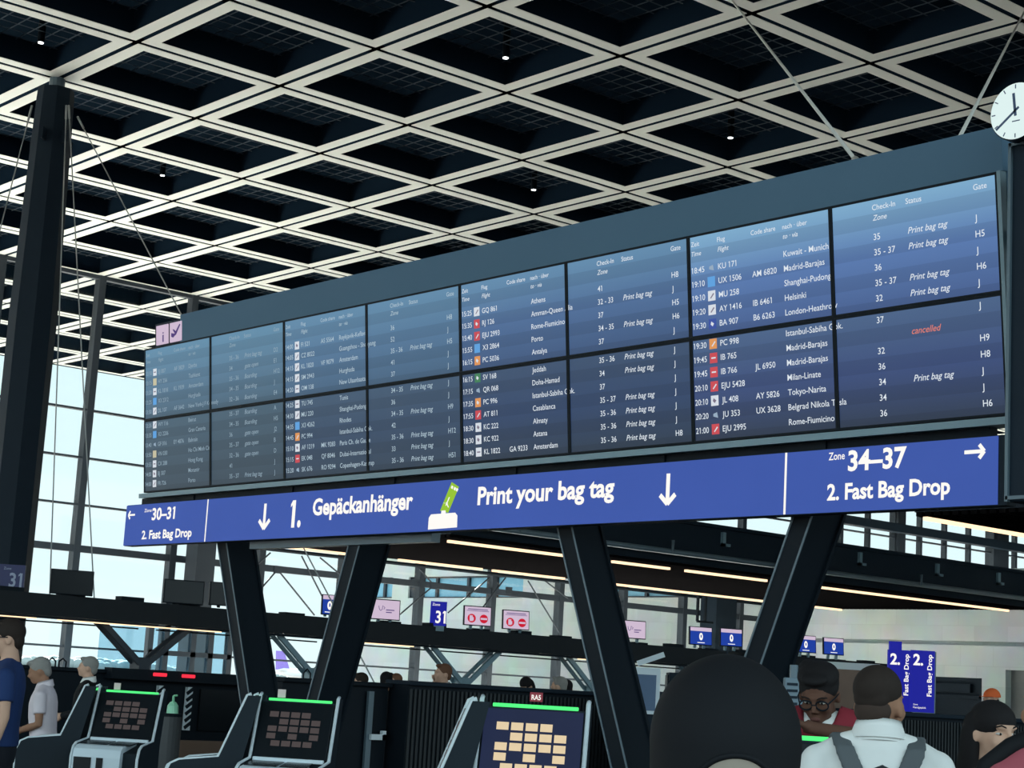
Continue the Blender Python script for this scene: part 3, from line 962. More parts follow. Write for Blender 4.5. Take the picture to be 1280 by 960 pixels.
# small downlights in the ceiling cells
for px, py, lb in ((51, 53, 'ceiling downlight glowing in a cell above the tall column'), (203, 219, 'ceiling downlight glowing in a cell just past the tall column'),
                   (632, 72, 'ceiling downlight glowing high over the middle of the board'), (667, 237, 'ceiling downlight glowing in a cell just above the board top edge'),
                   (913, 172, 'ceiling downlight glowing in a cell beside the board hanger cables')):
    p = at_pl(px, py, (0, 0, CZ + 0.25), Z)
    t = thing('downlight', lb, 'light', p)
    m = MB(); m.tube([(0, 0, 0.0), (0, 0, 0.8)], 0.06, 12); o = m.build('housing', M['black_steel']); o.parent = t
    m = MB(); m.disc((0, 0, -0.012), X, Y, Z, 0.045, 0.01, 16); o = m.build('lens', M['spot']); o.parent = t

# ------------------------------------------------------------------ gantry over the counters with its monitors
GX = -22.0
gt = thing('gantry', 'long dark gantry beam carrying monitors over the check-in counters', 'gantry', (GX, 18, 0))
off = Matrix.Translation(-Vector(gt.location))
def gk(o, p=gt):
    o.parent = p
    if p is gt: o.matrix_parent_inverse = off
    return o
m = MB()
m.box(GX - 0.5, GX, 4.5, 24.0, 2.14, 2.42)
m.box(GX - 0.45, GX - 0.05, 24.0, 24.6, 2.2, 2.36)
m.box(GX - 0.5, GX, 24.6, 28.6, 2.16, 2.44)
gk(m.build('beam', M['gantry']))
m = MB()
for y0, y1 in ((4.6, 12.6), (12.9, 15.6), (16.0, 23.9), (24.7, 28.5)):
    m.box(GX - 0.02, GX + 0.03, y0, y1, 2.10, 2.13)
    m.box(GX - 0.55, GX - 0.5, y0, y1, 2.06, 2.08)
gk(m.build('cable_tray', M['black_steel']))
for y0, y1 in ((4.6, 10.8), (11.1, 13.6), (16.0, 17.0), (20.4, 21.2), (25, 26)):
    gk(MB().box(GX + 0.03, GX + 0.045, y0, y1, 2.085, 2.10).build('light_strip', M['led_warm']))
m = MB()
for k in range(22):
    y = 9.4 + k * 0.88
    m.box(GX - 0.2, GX - 0.02, y, y + 0.34, 2.42, 2.45 + 0.025 * (k % 2))
gk(m.build('fitting', M['black_steel']))
for k in range(7):
    y = 4.35 + 2.83 * k + 1.0 if False else 12.5 + (k - 2) * 2.83
    sp = MB()
    for s_ in (-1, 1):
        sp.beam((GX - 0.1, y, 1.55), (GX - 0.1, y + s_ * 0.68, 2.12), 0.05, 0.075)
        sp.beam((GX - 0.3, y, 1.55), (GX - 0.3, y + s_ * 0.68, 2.12), 0.05, 0.05)
    sp.beam((GX - 0.2, y, 0), (GX - 0.2, y, 1.68), 0.26, 0.16)
    gk(sp.build('strut', M['rail'] if k > 2 else M['mull_blue']))

def monitor(px, py, w, h, kind, label, grp=None):
    p = at_pl(px, py, (GX + 0.02, 0, 0), X)
    t = thing('monitor', label, 'monitor', p, 0, grp)
    # local axes: seen face towards the public
    n = Vector((0.94, -0.34, 0)).normalized(); ex = Vector((0.34, 0.94, 0)).normalized()
    zz = (Z + n * -0.08).normalized()
    m = MB(); m.obox(n * -0.02, ex, n, zz, w, 0.05, h)
    m.obox(n * -0.06, ex, n, zz, w * 0.6, 0.05, h * 0.6)
    c = m.build('case', M['black_steel'], bevel=0.008); c.parent = t
    m = MB()
    zb = 2.44 - p.z
    for s_ in (-1, 1):
        m.beam(ex * s_ * w * 0.2 - n * 0.05 + zz * (-h / 2 + 0.03), ex * s_ * w * 0.2 - n * 0.06 + Z * zb, 0.04, 0.05)
    c = m.build('stand', M['rail'] if kind != 'off' else M['black_steel']); c.parent = t
    m = MB()
    m.obox(n * 0.007, ex, n, zz, w - 0.03, 0.004, h - 0.03)
    scr = m.build('screen', {'off': M['black_glass'], 'pink': M['pink_screen'], 'stop': M['pink_screen'], 'blue': M['blue_screen']}[kind]); scr.parent = t
    if kind == 'stop':
        m = MB()
        for s_ in (-0.22, 0.22):
            m.use(M['red_disc']); m.disc(ex * s_ * w + n * 0.010 - zz * h * 0.13, ex, zz, n, h * 0.22, 0.003, 24)
        m.use(M['pink_screen'])
        m.obox(ex * 0.22 * w + n * 0.0145 - zz * h * 0.13, ex, n, zz, 0.11, 0.002, 0.03)
        m.obox(ex * -0.24 * w + n * 0.0145 - zz * h * 0.13, ex, n, zz, 0.05, 0.002, 0.09)
        m.obox(ex * -0.17 * w + n * 0.0145 - zz * h * 0.16, ex, n, zz, 0.02, 0.002, 0.05)
        c = m.build('stop_symbol', None); c.parent = t
        m = MB(); m.obox(n * 0.0105 + zz * h * 0.33, ex, n, zz, w * 0.72, 0.002, 0.012); m.obox(n * 0.0105 + zz * h * 0.25, ex, n, zz, w * 0.8, 0.002, 0.008)
        c = m.build('caption', M['ink']); c.parent = t
    if kind == 'pink':
        m = MB()
        q = [Vector((-0.11, 0.05)), Vector((-0.10, 0.0)), Vector((-0.08, -0.02)), Vector((-0.055, 0.0)), Vector((-0.05, 0.055)), Vector((-0.015, 0.03)), Vector((-0.03, 0.0))]
        m.tube([ex * a.x + zz * a.y + n * 0.010 for a in q], 0.005, 6)
        m.obox(ex * 0.07 + zz * -0.005 + n * 0.0105, ex, n, zz, 0.13, 0.002, 0.014)
        m.obox(ex * 0.05 + zz * -0.04 + n * 0.0105, ex, n, zz, 0.09, 0.002, 0.014)
        c = m.build('emblem', M['ink']); c.parent = t
    if kind == 'blue':
        m = MB(); m.use(M['pink_screen']); m.obox(n * 0.0105 + zz * h * 0.36, ex, n, zz, w - 0.03, 0.002, h * 0.2)
        m.use(M['sign_white'])
        m.prism([(0.035 * math.cos(k * PI / 10), -0.01 + 0.065 * math.sin(k * PI / 10)) for k in range(20)], n * 0.0095, ex, zz, n, 0.003)
        m.obox(n * 0.0105 - zz * h * 0.36, ex, n, zz, 0.14, 0.002, 0.012)
        m.use(M['blue_screen'])
        m.obox(n * 0.0135 - zz * 0.005, ex, n, zz, 0.02, 0.002, 0.05)
        c = m.build('notice', None); c.parent = t


monitor(90, 728, 0.56, 0.33, 'off', 'dark switched-off monitor on the gantry nearest the tall column')
monitor(230, 740, 0.56, 0.33, 'off', 'dark switched-off monitor on the gantry in front of the facade column')
monitor(284, 743, 0.5, 0.33, 'off', 'dark monitor mostly hidden behind the first slanted support')
monitor(412, 756, 0.24, 0.30, 'blue', 'narrow blue screen on the gantry peeking out between the first two slanted supports')
monitor(482, 762, 0.46, 0.31, 'pink', 'pale lilac monitor with a bird emblem beside the zone 31 sign')
monitor(597, 770, 0.46, 0.31, 'stop', 'pale lilac monitor with two red discs closest to the zone 31 sign')
monitor(645, 775, 0.46, 0.31, 'stop', 'pale lilac monitor with two red discs farther from the zone 31 sign')
monitor(792, 787, 0.46, 0.31, 'pink', 'pale lilac monitor with a bird emblem against the stone wall')
monitor(876, 795, 0.44, 0.32, 'blue', 'blue notice monitor in front of the dark corner post')
monitor(914, 797, 0.44, 0.32, 'blue', 'blue notice monitor just past the dark corner post')
monitor(1007, 805, 0.44, 0.32, 'blue', 'blue notice monitor right beside the fourth slanted support')
monitor(1042, 808, 0.44, 0.32, 'blue', 'blue notice monitor at the gantry end, near the bag drop signs')
zs = thing('zone_sign', 'bright blue zone 31 sign standing on the gantry among the monitors', 'sign', at_pl(548, 767, (GX + 0.02, 0, 0), X))
n = Vector((0.8, -0.6, 0)); ex = Vector((0.6, 0.8, 0))
m = MB(); m.obox(n * -0.03, ex, n, Z, 0.25, 0.06, 0.37); o = m.build('panel', M['deep_blue']); o.parent = zs
m = MB(); text(m, '31', ex * -0.04 - Z * 0.14 + n * 0.003, ex, Z, 0.19, w=0.155, bold=0.02); text(m, 'Zone', ex * -0.1 + Z * 0.12 + n * 0.003, ex, Z, 0.04)
o = m.build('lettering', M['sign_white'], fix=False); o.parent = zs
m = MB(); m.obox(Z * -0.22 - n * 0.03, ex, n, Z, 0.2, 0.05, 0.09); o = m.build('foot', M['rail']); o.parent = zs

# ------------------------------------------------------------------ counters
def counter(name, label, x0, x1, y0, y1, z, ribs=True):
    t = thing(name, label, 'counter', ((x0 + x1) / 2, y0, 0))
    off = Matrix.Translation(-Vector(t.location))
    def k_(o):
        o.parent = t; o.matrix_parent_inverse = off; return o
    m = MB(); m.box(x0, x1, y0, y1, 0, z - 0.05); k_(m.build('body', M['black_steel']))
    m = MB(); m.box(x0 - 0.05, x1 + 0.06, y0 - 0.02, y1 + 0.02, z - 0.05, z); k_(m.build('top_rail', M['anthracite'] if ribs else M['black_steel'], bevel=0.01))
    if ribs:
        m = MB()
        n_ = int((y1 - y0) / 0.06)
        for k in range(n_):
            y = y0 + (k + 0.5) * (y1 - y0) / n_
            m.box(x1, x1 + 0.02, y - 0.015, y + 0.015, 0.1, z - 0.09)
        k_(m.build('ribbing', M['counter_mesh'], fix=False))
    return t, k_
counter('bag_drop_wall', 'black ribbed wall of the bag drop behind the largest kiosk screen', -16.35, -16.0, 12.35, 17.3, 1.56)
t, k_ = counter('bag_drop_wall', 'black plain wall section with a door post beside the ribbed bag drop wall', -16.6, -16.3, 10.9, 12.3, 1.52, False)
m = MB(); m.box(-16.28, -16.24, 12.0, 12.07, 0.2, 1.42); k_(m.build('door_post', M['edge_steel']))
m = MB(); m.box(-16.25, -16.2, 12.04, 12.24, 0.90, 0.96); m.box(-16.25, -16.2, 12.19, 12.24, 0.90, 1.0); k_(m.build('handle', M['kiosk_trim']))
t, k_ = counter('bag_drop_counter', 'black bag drop counter with two red indicator lights under the gantry', -22.3, -21.5, 8.0, 15.6, 1.49, False)
m = MB(); m.box(-21.5, -21.3, 11.6, 14.0, 1.38, 1.52); k_(m.build('hood', M['black_steel']))
for y in (12.3, 12.73):
    m = MB(); m.box(-21.3, -21.27, y - 0.1, y + 0.1, 1.44, 1.485); k_(m.build('indicator_light', M['led_red'], bevel=0.01))
for y in (12.42, 12.86):
    m = MB(); m.box(-21.49, -21.42, y - 0.04, y + 0.04, 0.75, 1.32); k_(m.build('hazard_strip', None or M['kiosk_trim']))
    m2 = MB()
    for k in range(6):
        m2.obox((-21.415, y, 0.82 + 0.09 * k), X, Vector((0, 0.8, 0.6)), Vector((0, -0.6, 0.8)), 0.01, 0.13, 0.045)
    k_(m2.build('hazard_stripe', M['black_steel']))
m = MB(); m.box(-21.5, -21.46, 13.05, 13.75, 0.75, 1.3); k_(m.build('belt_window', M['black_glass']))
m = MB(); m.box(-21.5, -21.4, 12.0, 14.2, 0.2, 0.62); k_(m.build('plinth', M['brown']))
m = MB()
for y in (10.4, 10.55, 11.05, 11.2):
    m.tube([(-21.9, y - 0.05, 1.48), (-21.9, y - 0.05, 1.56), (-21.9, y, 1.6), (-21.9, y + 0.05, 1.56), (-21.9, y + 0.05, 1.48)], 0.012, 6)
for y in (15.05, 15.4):
    m.tube([(-21.9, y - 0.06, 1.48), (-21.9, y - 0.06, 1.6), (-21.9, y, 1.66), (-21.9, y + 0.06, 1.6), (-21.9, y + 0.06, 1.48)], 0.012, 6)
k_(m.build('hoop', M['black_steel']))
t, k_ = counter('check_in_counter', 'black ribbed counter carrying the two blue bag drop signs', -15.6, -13.3, 16.5, 21.5, 1.53)
m = MB(); m.box(-13.28, -13.24, 18.7, 18.76, 0.9, 1.4); k_(m.build('handle', M['edge_steel']))

for px, lb in ((1123, 'tall blue 2. Fast Bag Drop sign partly behind its twin'), (1152, 'tall blue 2. Fast Bag Drop sign nearer the stone doorway')):
    p = at_d(px, 889, 24.0 if px > 1130 else 24.3)
    s_ = thing('bag_drop_sign', lb, 'sign', (p.x, p.y, 1.53), 0, 'tall blue bag drop signs')
    n = -FWD; ex = RGT
    w = 0.31; h = 0.80
    m = MB(); m.obox(Z * (h / 2 + 0.01), ex, n, Z, w, 0.07, h)
    if px < 1130: m.obox(Z * (h + 0.06) - ex * 0.06, ex, n, Z, 0.16, 0.07, 0.12)
    o = m.build('panel', M['deep_blue']); o.parent = s_
    m = MB(); text(m, '2.', ex * -0.13 + Z * 0.62 + n * 0.037, ex, Z, 0.145, w=0.13, bold=0.03)
    text(m, 'Fast Bag Drop', ex * 0.115 + Z * 0.22 + n * 0.037, Z, -ex, 0.062, w=0.54, bold=0.02)
    text(m, 'Zone', ex * -0.12 + Z * 0.1 + n * 0.037, ex, Z, 0.02); text(m, 'Handgepäck', ex * -0.12 + Z * 0.06 + n * 0.037, ex, Z, 0.025)
    o = m.build('lettering', M['sign_white'], fix=False); o.parent = s_
    m = MB(); m.obox(ex * (w / 2 + 0.008) + Z * (h / 2), ex, n, Z, 0.016, 0.07, h); m.obox(Z * 0.005, ex, n, Z, 0.3, 0.2, 0.01)
    o = m.build('frame', M['edge_steel']); o.parent = s_

# self-service machine by the third slanted support, small lit sign, reader stand, brown booth
p = at_d(806, 850, 21)
t = thing('bag_drop_machine', 'white-framed bag drop machine with a blue screen behind the third slanted support', 'machine', (p.x, p.y, 0))
ex, n = RGT, -FWD
m = MB(); m.obox(Z * 0.8, ex, -n, Z, 0.62, 0.3, 1.6); o = m.build('body', M['anthracite']); o.parent = t
m = MB(); m.obox(Z * 1.6 + n * 0.16 - ex * 0.02, ex, n, Z, 0.36, 0.05, 0.52); m.beam(ex * -0.1 + Z * 1.9 + n * 0.1, ex * 0.2 + Z * 2.02 + n * 0.1, 0.06, 0.06); o = m.build('screen_frame', M['white']); o.parent = t
m = MB(); m.obox(Z * 1.58 + n * 0.19 - ex * 0.03, ex, n, Z, 0.29, 0.01, 0.4); o = m.build('screen', mat('slate screen', srgb(60, 92, 128), 0.3)); o.parent = t
p = at_d(880, 838, 21.6)
t = thing('baggage_scanner', 'dark baggage scanner with two small pale panels behind the person in the black cap', 'machine', (p.x, p.y, 0))
m = MB(); m.obox(Z * 0.75, ex, n, Z, 0.9, 0.5, 1.5); m.obox(Z * 1.78 + ex * 0.05, ex, n, Z, 0.95, 0.4, 0.1); m.obox(Z * 1.6 - ex * 0.4, ex, n, Z, 0.08, 0.3, 0.4); o = m.build('body', M['anthracite']); o.parent = t
m = MB(); m.obox(Z * 1.82 - ex * 0.2 + n * 0.24, ex, n, Z, 0.14, 0.02, 0.06); m.obox(Z * 1.73 - ex * 0.2 + n * 0.24, ex, n, Z, 0.14, 0.02, 0.06); o = m.build('pale_panel', M['sign_white']); o.parent = t
p = at_d(992, 850, 8.6)
t = thing('reader_stand', 'grey boarding reader on a pole beside the person with glasses', 'machine', (p.x, p.y, 0))
m = MB(); m.tube([(0, 0, 0), (0, 0, 1.7)], 0.02, 8); m.disc((0, 0, 0), X, Y, Z, 0.15, 0.02, 20); o = m.build('pole', M['edge_steel']); o.parent = t
m = MB(); m.obox(Z * 1.56, ex, n, Z, 0.09, 0.06, 0.16); o = m.build('head', mat('grey blue device', srgb(96, 116, 128), 0.5), bevel=0.006); o.parent = t
m = MB()
for k in range(4): m.obox(Z * (1.52 + 0.03 * k) - ex * 0.01 + n * 0.032, ex, n, Z, 0.05, 0.004, 0.012)
o = m.build('key_row', M['anthracite']); o.parent = t
p = at_pl(1051, 857, (GX - 0.1, 0, 0), X)
t = thing('lit_sign', 'small bright white lit sign hanging by the brown booth', 'sign', p)
m = MB(); m.obox((0, 0, 0), ex, n, Z, 0.18, 0.06, 0.22); o = m.build('case', M['black_steel']); o.parent = t
m = MB(); m.obox(n * 0.034, ex, n, Z, 0.14, 0.004, 0.17); o = m.build('face', M['sign_white']); o.parent = t
m = MB(); m.obox(n * 0.037 + Z * 0.02, ex, n, Z, 0.08, 0.003, 0.02); m.tube([(0, 0, 0.1), (0, 0, 2.2 - p.z)], 0.01, 6); o = m.build('mark', M['black_steel']); o.parent = t
p = at_d(1056, 890, 27)
t = thing('booth', 'brown booth with a pale post behind the person with glasses', 'booth', (p.x, p.y, 0))
m = MB(); m.obox(Z * 1.05 , ex, n, Z, 0.55, 0.5, 2.1); o = m.build('body', M['brown']); o.parent = t
m = MB(); m.obox(Z * 1.1 + ex * 0.35, ex, n, Z, 0.22, 0.4, 2.2); m.obox(Z * 2.15, ex, n, Z, 0.9, 0.5, 0.1); o = m.build('post', M['stone']); o.parent = t

p = at_d(207, 888, 17)
t = thing('waste_bin', 'round dark grey waste bin between the first two kiosk pairs', 'bin', (p.x, p.y, 0))
m = MB(); m.tube([(0, 0, 0), (0, 0, 1.1)], 0.155, 24); o = m.build('drum', M['grey_bin'], smooth=False); o.parent = t
m = MB(); m.tube([(0, 0, 1.1), (0, 0, 1.13)], 0.16, 24); o = m.build('rim', M['black_steel']); o.parent = t
b_ = thing('spray_bottle', 'pale green dispenser bottle standing on the round waste bin', 'bottle', (p.x + 0.09, p.y + 0.02, 1.13))
m = MB(); m.tube([(0, 0, 0), (0, 0, 0.07), (0, 0, 0.1), (0, 0, 0.11)], [0.055, 0.05, 0.03, 0.012], 14); o = m.build('body', mat('pale green plastic', srgb(150, 215, 180), 0.4)); o.parent = b_
m = MB(); m.tube([(0, 0, 0.11), (0, 0, 0.16)], 0.012, 8); m.tube([(0, 0, 0.16), (0.03, 0.02, 0.165)], 0.01, 8); o = m.build('pump', mat('green pump', srgb(120, 190, 150), 0.4)); o.parent = b_

# ------------------------------------------------------------------ kiosks
def kiosk_proto():
    r_ = thing('check_in_kiosk', 'kiosk', 'kiosk', (0, 0, 0), 0, 'self check-in kiosks under the departures board')
    w = 0.25
    prof = [(-0.29, 0), (-0.30, 0.86), (-0.27, 0.93), (-0.22, 0.955), (0.02, 0.985), (0.17, 1.36), (0.25, 1.36), (0.16, 0.95), (0.16, 0)]
    for s_ in (-1, 1):
        m = MB(); m.prism(prof, (s_ * w - 0.012, 0, 0), Y, Z, X, 0.024); o = m.build('side_panel', M['kiosk_dark'], r_)
        m = MB(); m.tube([(s_ * w, y - 0.004, z) for y, z in prof[:6]] + [(s_ * w, 0.19, 1.37)], 0.011, 8); m.build('edge_trim', M['kiosk_trim'], o, smooth=True)
    m = MB()
    m.prism([(-0.27, 0), (-0.27, 0.90), (0.02, 0.95), (0.165, 1.33), (0.235, 1.33), (0.15, 0.95), (0.15, 0)], (-w + 0.012, 0, 0), Y, Z, X, 2 * w - 0.024)
    m.build('cabinet', M['kiosk_dark'], r_)
    d = Vector((0, 0.145, 0.38)).normalized(); n = Vector((0, -d.z, d.y))
    c = Vector((0, 0.02, 0.95)) + d * 0.215 + n * 0.008
    m = MB(); m.obox(c, X, n, d, 0.46, 0.016, 0.36); s_ = m.build('screen', M['black_glass'], r_, bevel=0.004)
    m = MB(); rows = [(0, 4), (0, 5), (0, 5), (0, 5), (0.5, 4)]
    for q, (o_, n_) in enumerate(rows):
        for k in range(n_):
            if (q, k) in ((1, 0), (3, 1), (3, 3)): continue
            m.obox(c + X * (-0.14 + 0.068 * (k + o_)) + d * (0.10 - 0.046 * q) + n * 0.010, X, n, d, 0.056, 0.003, 0.034)
    m.build('button', M['btn'], s_)
    m = MB(); m.obox(Vector((0, 0.2, 1.338)), X, Y, Z, 0.40, 0.05, 0.016); m.build('light_bar', M['led_green'], r_, bevel=0.004)
    # white console
    pc = [(-0.335, 0.35), (-0.335, 0.86), (-0.315, 0.92), (-0.27, 0.945), (0.03, 0.975), (0.03, 0.95), (-0.1, 0.90), (-0.26, 0.35)]
    m = MB(); m.prism(pc, (-w + 0.02, 0, 0), Y, Z, X, 2 * w - 0.14); cs_ = m.build('console', M['white'], r_, bevel=0.004)
    m = MB(); m.box(-w + 0.02, w - 0.03, 0.0, 0.03, 0.97, 0.995); m.build('shelf_lip', M['white'], r_, bevel=0.006)
    m = MB()
    sl_ = Vector((0, 0.30, 0.03)).normalized(); nn = Vector((0, -sl_.z, sl_.y))
    for x, a in ((-0.12, 0.2), (0.08, 0.16)):
        m.obox(Vector((x, -0.12, 0.962)), X, sl_, nn, a, 0.20, 0.006)
    for x, a in ((-0.15, 0.13), (-0.02, 0.05)):
        m.box(x - a / 2, x + a / 2, -0.342, -0.335, 0.77, 0.86)
    m.box(-0.19, 0.10, -0.342, -0.335, 0.66, 0.685)
    m.build('reader_slot', M['black_glass'], cs_)
    m = MB(); m.box(-0.24, 0.24, -0.3, 0.18, 0, 0.03); m.build('foot', M['black_steel'], r_)
    return r_


M['btn'] = emit('kiosk button', srgb(74, 67, 67), 1.0, 0.1, 40)
M['btn_bright'] = emit('bright kiosk button', srgb(228, 206, 168), 1.0, 0.06, 40)
pmat_plate = mat('pale pink plate', srgb(214, 190, 190), 0.5)
KP = kiosk_proto()
RK = math.radians(42)
def kiosk(px, py, D, rz, label, first=False, top=None, bright=False):
    p = at_d(px, py, D)
    k = KP if first else copy_tree(KP)
    c_, s_ = math.cos(rz), math.sin(rz)
    k.location = (p.x + 0.2 * s_, p.y - 0.2 * c_, 0); k.rotation_euler = (0, 0, rz)
    k.scale = (1, 1, p.z / 1.357)
    k['label'] = label
    if bright:
        for o in k.children:
            if o.name.startswith('screen'):
                o.data = o.data.copy(); o.data.materials[0] = emit('kiosk picture', srgb(34, 42, 70), 1.0, 0.2, 4)
                for c in o.children:
                    c.data = c.data.copy(); c.data.materials[0] = M['btn_bright']
                o['label'] = 'brightly lit blue screen'
    return k
k1 = kiosk(166, 862, 14, RK, 'check-in kiosk with a white console facing us, beside the round waste bin', True)
kiosk(120, 858, 14.1, RK - 1.40, 'check-in kiosk seen from its side beside the person in the pale short-sleeved shirt')
k2 = kiosk(376, 872, 11.6, RK, 'check-in kiosk facing us in front of the second slanted support')
kiosk(321, 870, 11.7, RK - 1.40, 'check-in kiosk seen from its side in front of the first slanted support')
k3 = kiosk(670, 878, 8.6, RK, 'check-in kiosk with a brightly lit screen and red plate on top', bright=True)
kiosk(597, 877, 8.7, RK - 1.40, 'check-in kiosk seen edge-on beside the one with the bright screen')
kiosk(1010, 916, 6.8, RK, 'check-in kiosk in front of the leaning person with glasses, mostly hidden')
for k_ in (k1, k2):
    m = MB(); m.box(-0.15, -0.10, 0.2, 0.21, 1.35, 1.40); m.build('number_plate', pmat_plate, k_)
m = MB(); m.use(mat('red plate', srgb(150, 30, 50), 0.5)); m.box(-0.03, 0.03, 0.2, 0.21, 1.36, 1.40); text(m, 'RA5', (-0.022, 0.198, 1.368), X, Z, 0.022, w=0.044, m=M['sign_white'], bold=0.02)
m.build('number_plate', None, k3)

# ------------------------------------------------------------------ people
def remesh(mb, name, m, parent, vox, smooth=4):
    o = mb.build(name, m, parent, smooth=True)
    r_ = o.modifiers.new('r', 'REMESH'); r_.mode = 'VOXEL'; r_.voxel_size = vox; r_.use_smooth_shade = True
    if smooth:
        q = o.modifiers.new('s', 'SMOOTH'); q.factor = 0.5; q.iterations = smooth
    dg = bpy.context.evaluated_depsgraph_get(); dg.update()
    me = bpy.data.meshes.new_from_object(o.evaluated_get(dg))
    old = o.data; o.modifiers.clear(); o.data = me; bpy.data.meshes.remove(old)
    return o


def heading(a, b):      # turn that makes a figure face a*right + b*ahead
    d = RGT * a + FWD * b
    return math.atan2(d.x, -d.y)


_pm = {}
def pmat(name, c, **k):
    if name not in _pm:
        _pm[name] = mat(name, srgb(*c), k.pop('rough', 0.8), spec=0.25, **k)
    return _pm[name]


def person(label, top, rz, skin, hair, shirt, trousers, arms='down', sleeve='short', hyaw=0.0, hpitch=0.0, lean=0.0, style='short', vox=0.012, collar=None, eyes=False, build=1.0, vest=None, neck=0.0, capz=1.575, arch=False):
    """top: point at the crown of the head; the figure stands on the floor below it"""
    k = top.z / (1.745)
    ca = math.cos(lean)
    root = thing('person', label, 'person', (top.x, top.y, 0), rz)
    ct, sn = math.cos(lean), math.sin(lean)
    def T(p):           # lean forward about the hips
        p = Vector(p)
        if p.z > 0.93:
            dy, dz = p.y, p.z - 0.93
            p = Vector((p.x, dy * ct - dz * sn, 0.93 + dz * ct + dy * sn))
        return p
    HP = Vector((0, 0.015, 1.53))
    hr = Matrix.Rotation(hyaw, 3, 'Z') @ Matrix.Rotation(hpitch, 3, 'X')
    def Hh(p):
        return T(HP + Vector((0, 0, neck)) + hr @ (Vector(p) - HP))
    topz = Hh((0, 0.01, 1.745)).z
    sc = top.z / topz
    sh = Hh((0, 0.01, 1.745)) * sc
    off = Matrix.Rotation(rz, 3, 'Z') @ Vector((sh.x, sh.y, 0))
    root.location = (top.x - off.x, top.y - off.y, 0)
    def P(p): return T(p) * sc
    def PH(p): return Hh(p) * sc
    def hell(mb, c, r_, n=18, m=12):
        mb.ellip(PH(c), r_[0] * sc, r_[1] * sc, r_[2] * sc, Matrix.Rotation(lean, 3, 'X') @ hr, n, m)
    def loft(mb, secs, grow=0.0):
        rings = []
        for z, rx, ry, cy in secs:
            rings.append([P(((rx + grow) * build * math.cos(2 * PI * q / 24), cy + (ry + grow) * math.sin(2 * PI * q / 24), z)) for q in range(24)])
        mb.rings(rings)
    TORSO = [(0.86, 0.15, 0.10, 0.0), (0.95, 0.168, 0.112, 0.0), (1.06, 0.152, 0.104, 0.0), (1.2, 0.165, 0.112, 0.0), (1.32, 0.182, 0.112, 0.008), (1.385, 0.172, 0.098, 0.015), (1.44, 0.12, 0.075, 0.02), (1.485, 0.07, 0.06, 0.022)]
    # arm joints: shoulder, elbow, wrist, finger direction
    SX = 0.185 * build
    poses = {
        'down': lambda s: [(s * SX, 0.015, 1.378), (s * (SX + 0.05), 0.03, 1.13), (s * (SX + 0.05), -0.04, 0.88), (0, -0.15, -1)],
        'front': lambda s: [(s * SX, 0.01, 1.375), (s * (SX + 0.03), 0.0, 1.13), (s * 0.10, -0.22, 1.08), (-s * 0.4, -1, 0.0)],
        'phone': lambda s: [(s * SX, 0.01, 1.375), (s * (SX + 0.08), -0.10, 1.2), (s * 0.11, -0.04, 1.52), (0, 0.15, 1)] if s < 0 else [(s * SX, 0.015, 1.378), (s * (SX + 0.05), 0.03, 1.13), (s * (SX + 0.05), -0.04, 0.88), (0, -0.15, -1)],
        'lean': lambda s: [(s * SX, 0.0, 1.385), (s * (SX + 0.17), -0.17, 1.425), (0.0, -0.20, 1.475), (-0.75, -0.1, 0.3)] if s > 0 else [(s * SX, 0.0, 1.385), (s * (SX + 0.06), -0.16, 1.22), (-0.12, -0.24, 1.39), (0.3, -0.2, 0.75)],
    }
    pose = poses[arms]
    b = MB()
    loft(b, TORSO)
    b.tube([P((0, 0.03, 1.42)), P((0, 0.022, 1.5)), PH((0, 0.01, 1.59))], [0.066 * sc, 0.058 * sc, 0.055 * sc], 16)
    # head
    hell(b, (0, 0.012, 1.645), (0.074, 0.094, 0.098))
    hell(b, (0, -0.028, 1.592), (0.060, 0.064, 0.074))
    hell(b, (0, -0.066, 1.545), (0.030, 0.028, 0.022))
    hell(b, (0, -0.078, 1.653), (0.052, 0.020, 0.012))
    for s in (-1, 1):
        hell(b, (s * 0.036, -0.062, 1.600), (0.026, 0.028, 0.028))
        hell(b, (s * 0.077, 0.012, 1.610), (0.011, 0.021, 0.031))
        hell(b, (s * 0.012, -0.100, 1.594), (0.009, 0.010, 0.008), 10, 6)
    b.tube([PH((0, -0.088, 1.645)), PH((0, -0.104, 1.615)), PH((0, -0.113, 1.598))], [0.009 * sc, 0.011 * sc, 0.013 * sc], 8)
    hell(b, (0, -0.090, 1.567), (0.024, 0.011, 0.006), 10, 6)
    hell(b, (0, -0.088, 1.556), (0.021, 0.011, 0.007), 10, 6)
    sleeve_mb = MB()
    wr = None
    for s in (-1, 1):
        a, e, w, fd = pose(s)
        a, e, w = P(a), P(e), P(w)
        b.tube([a, a.lerp(e, 0.5), e, e.lerp(w, 0.4), w], [0.050 * sc, 0.044 * sc, 0.038 * sc, 0.036 * sc, 0.026 * sc], 12)
        b.ellip(a, 0.055 * sc, 0.055 * sc, 0.055 * sc)
        b.tube([P((s * 0.03, 0.02, 1.45)), a], [0.05 * sc, 0.05 * sc], 12)
        sleeve_mb.tube([P((s * 0.03, 0.022, 1.445)), P((s * 0.10, 0.02, 1.425)), a], [0.062 * sc, 0.062 * sc, 0.060 * sc], 14)
        if s > 0: wr = (w, (w - e).normalized())
        fd = Vector(fd).normalized()
        side = fd.cross(Vector((1, 0, 0.05)) if abs(fd.x) < 0.5 else Vector((0, 0, 1))).normalized()
        nrm = fd.cross(side)
        pc = w + fd * 0.045 * sc
        b.obox(pc, fd, side, nrm, 0.085 * sc, 0.072 * sc, 0.026 * sc)
        b.tube([w - fd * 0.01, w + fd * 0.02], [0.026 * sc, 0.03 * sc], 10)
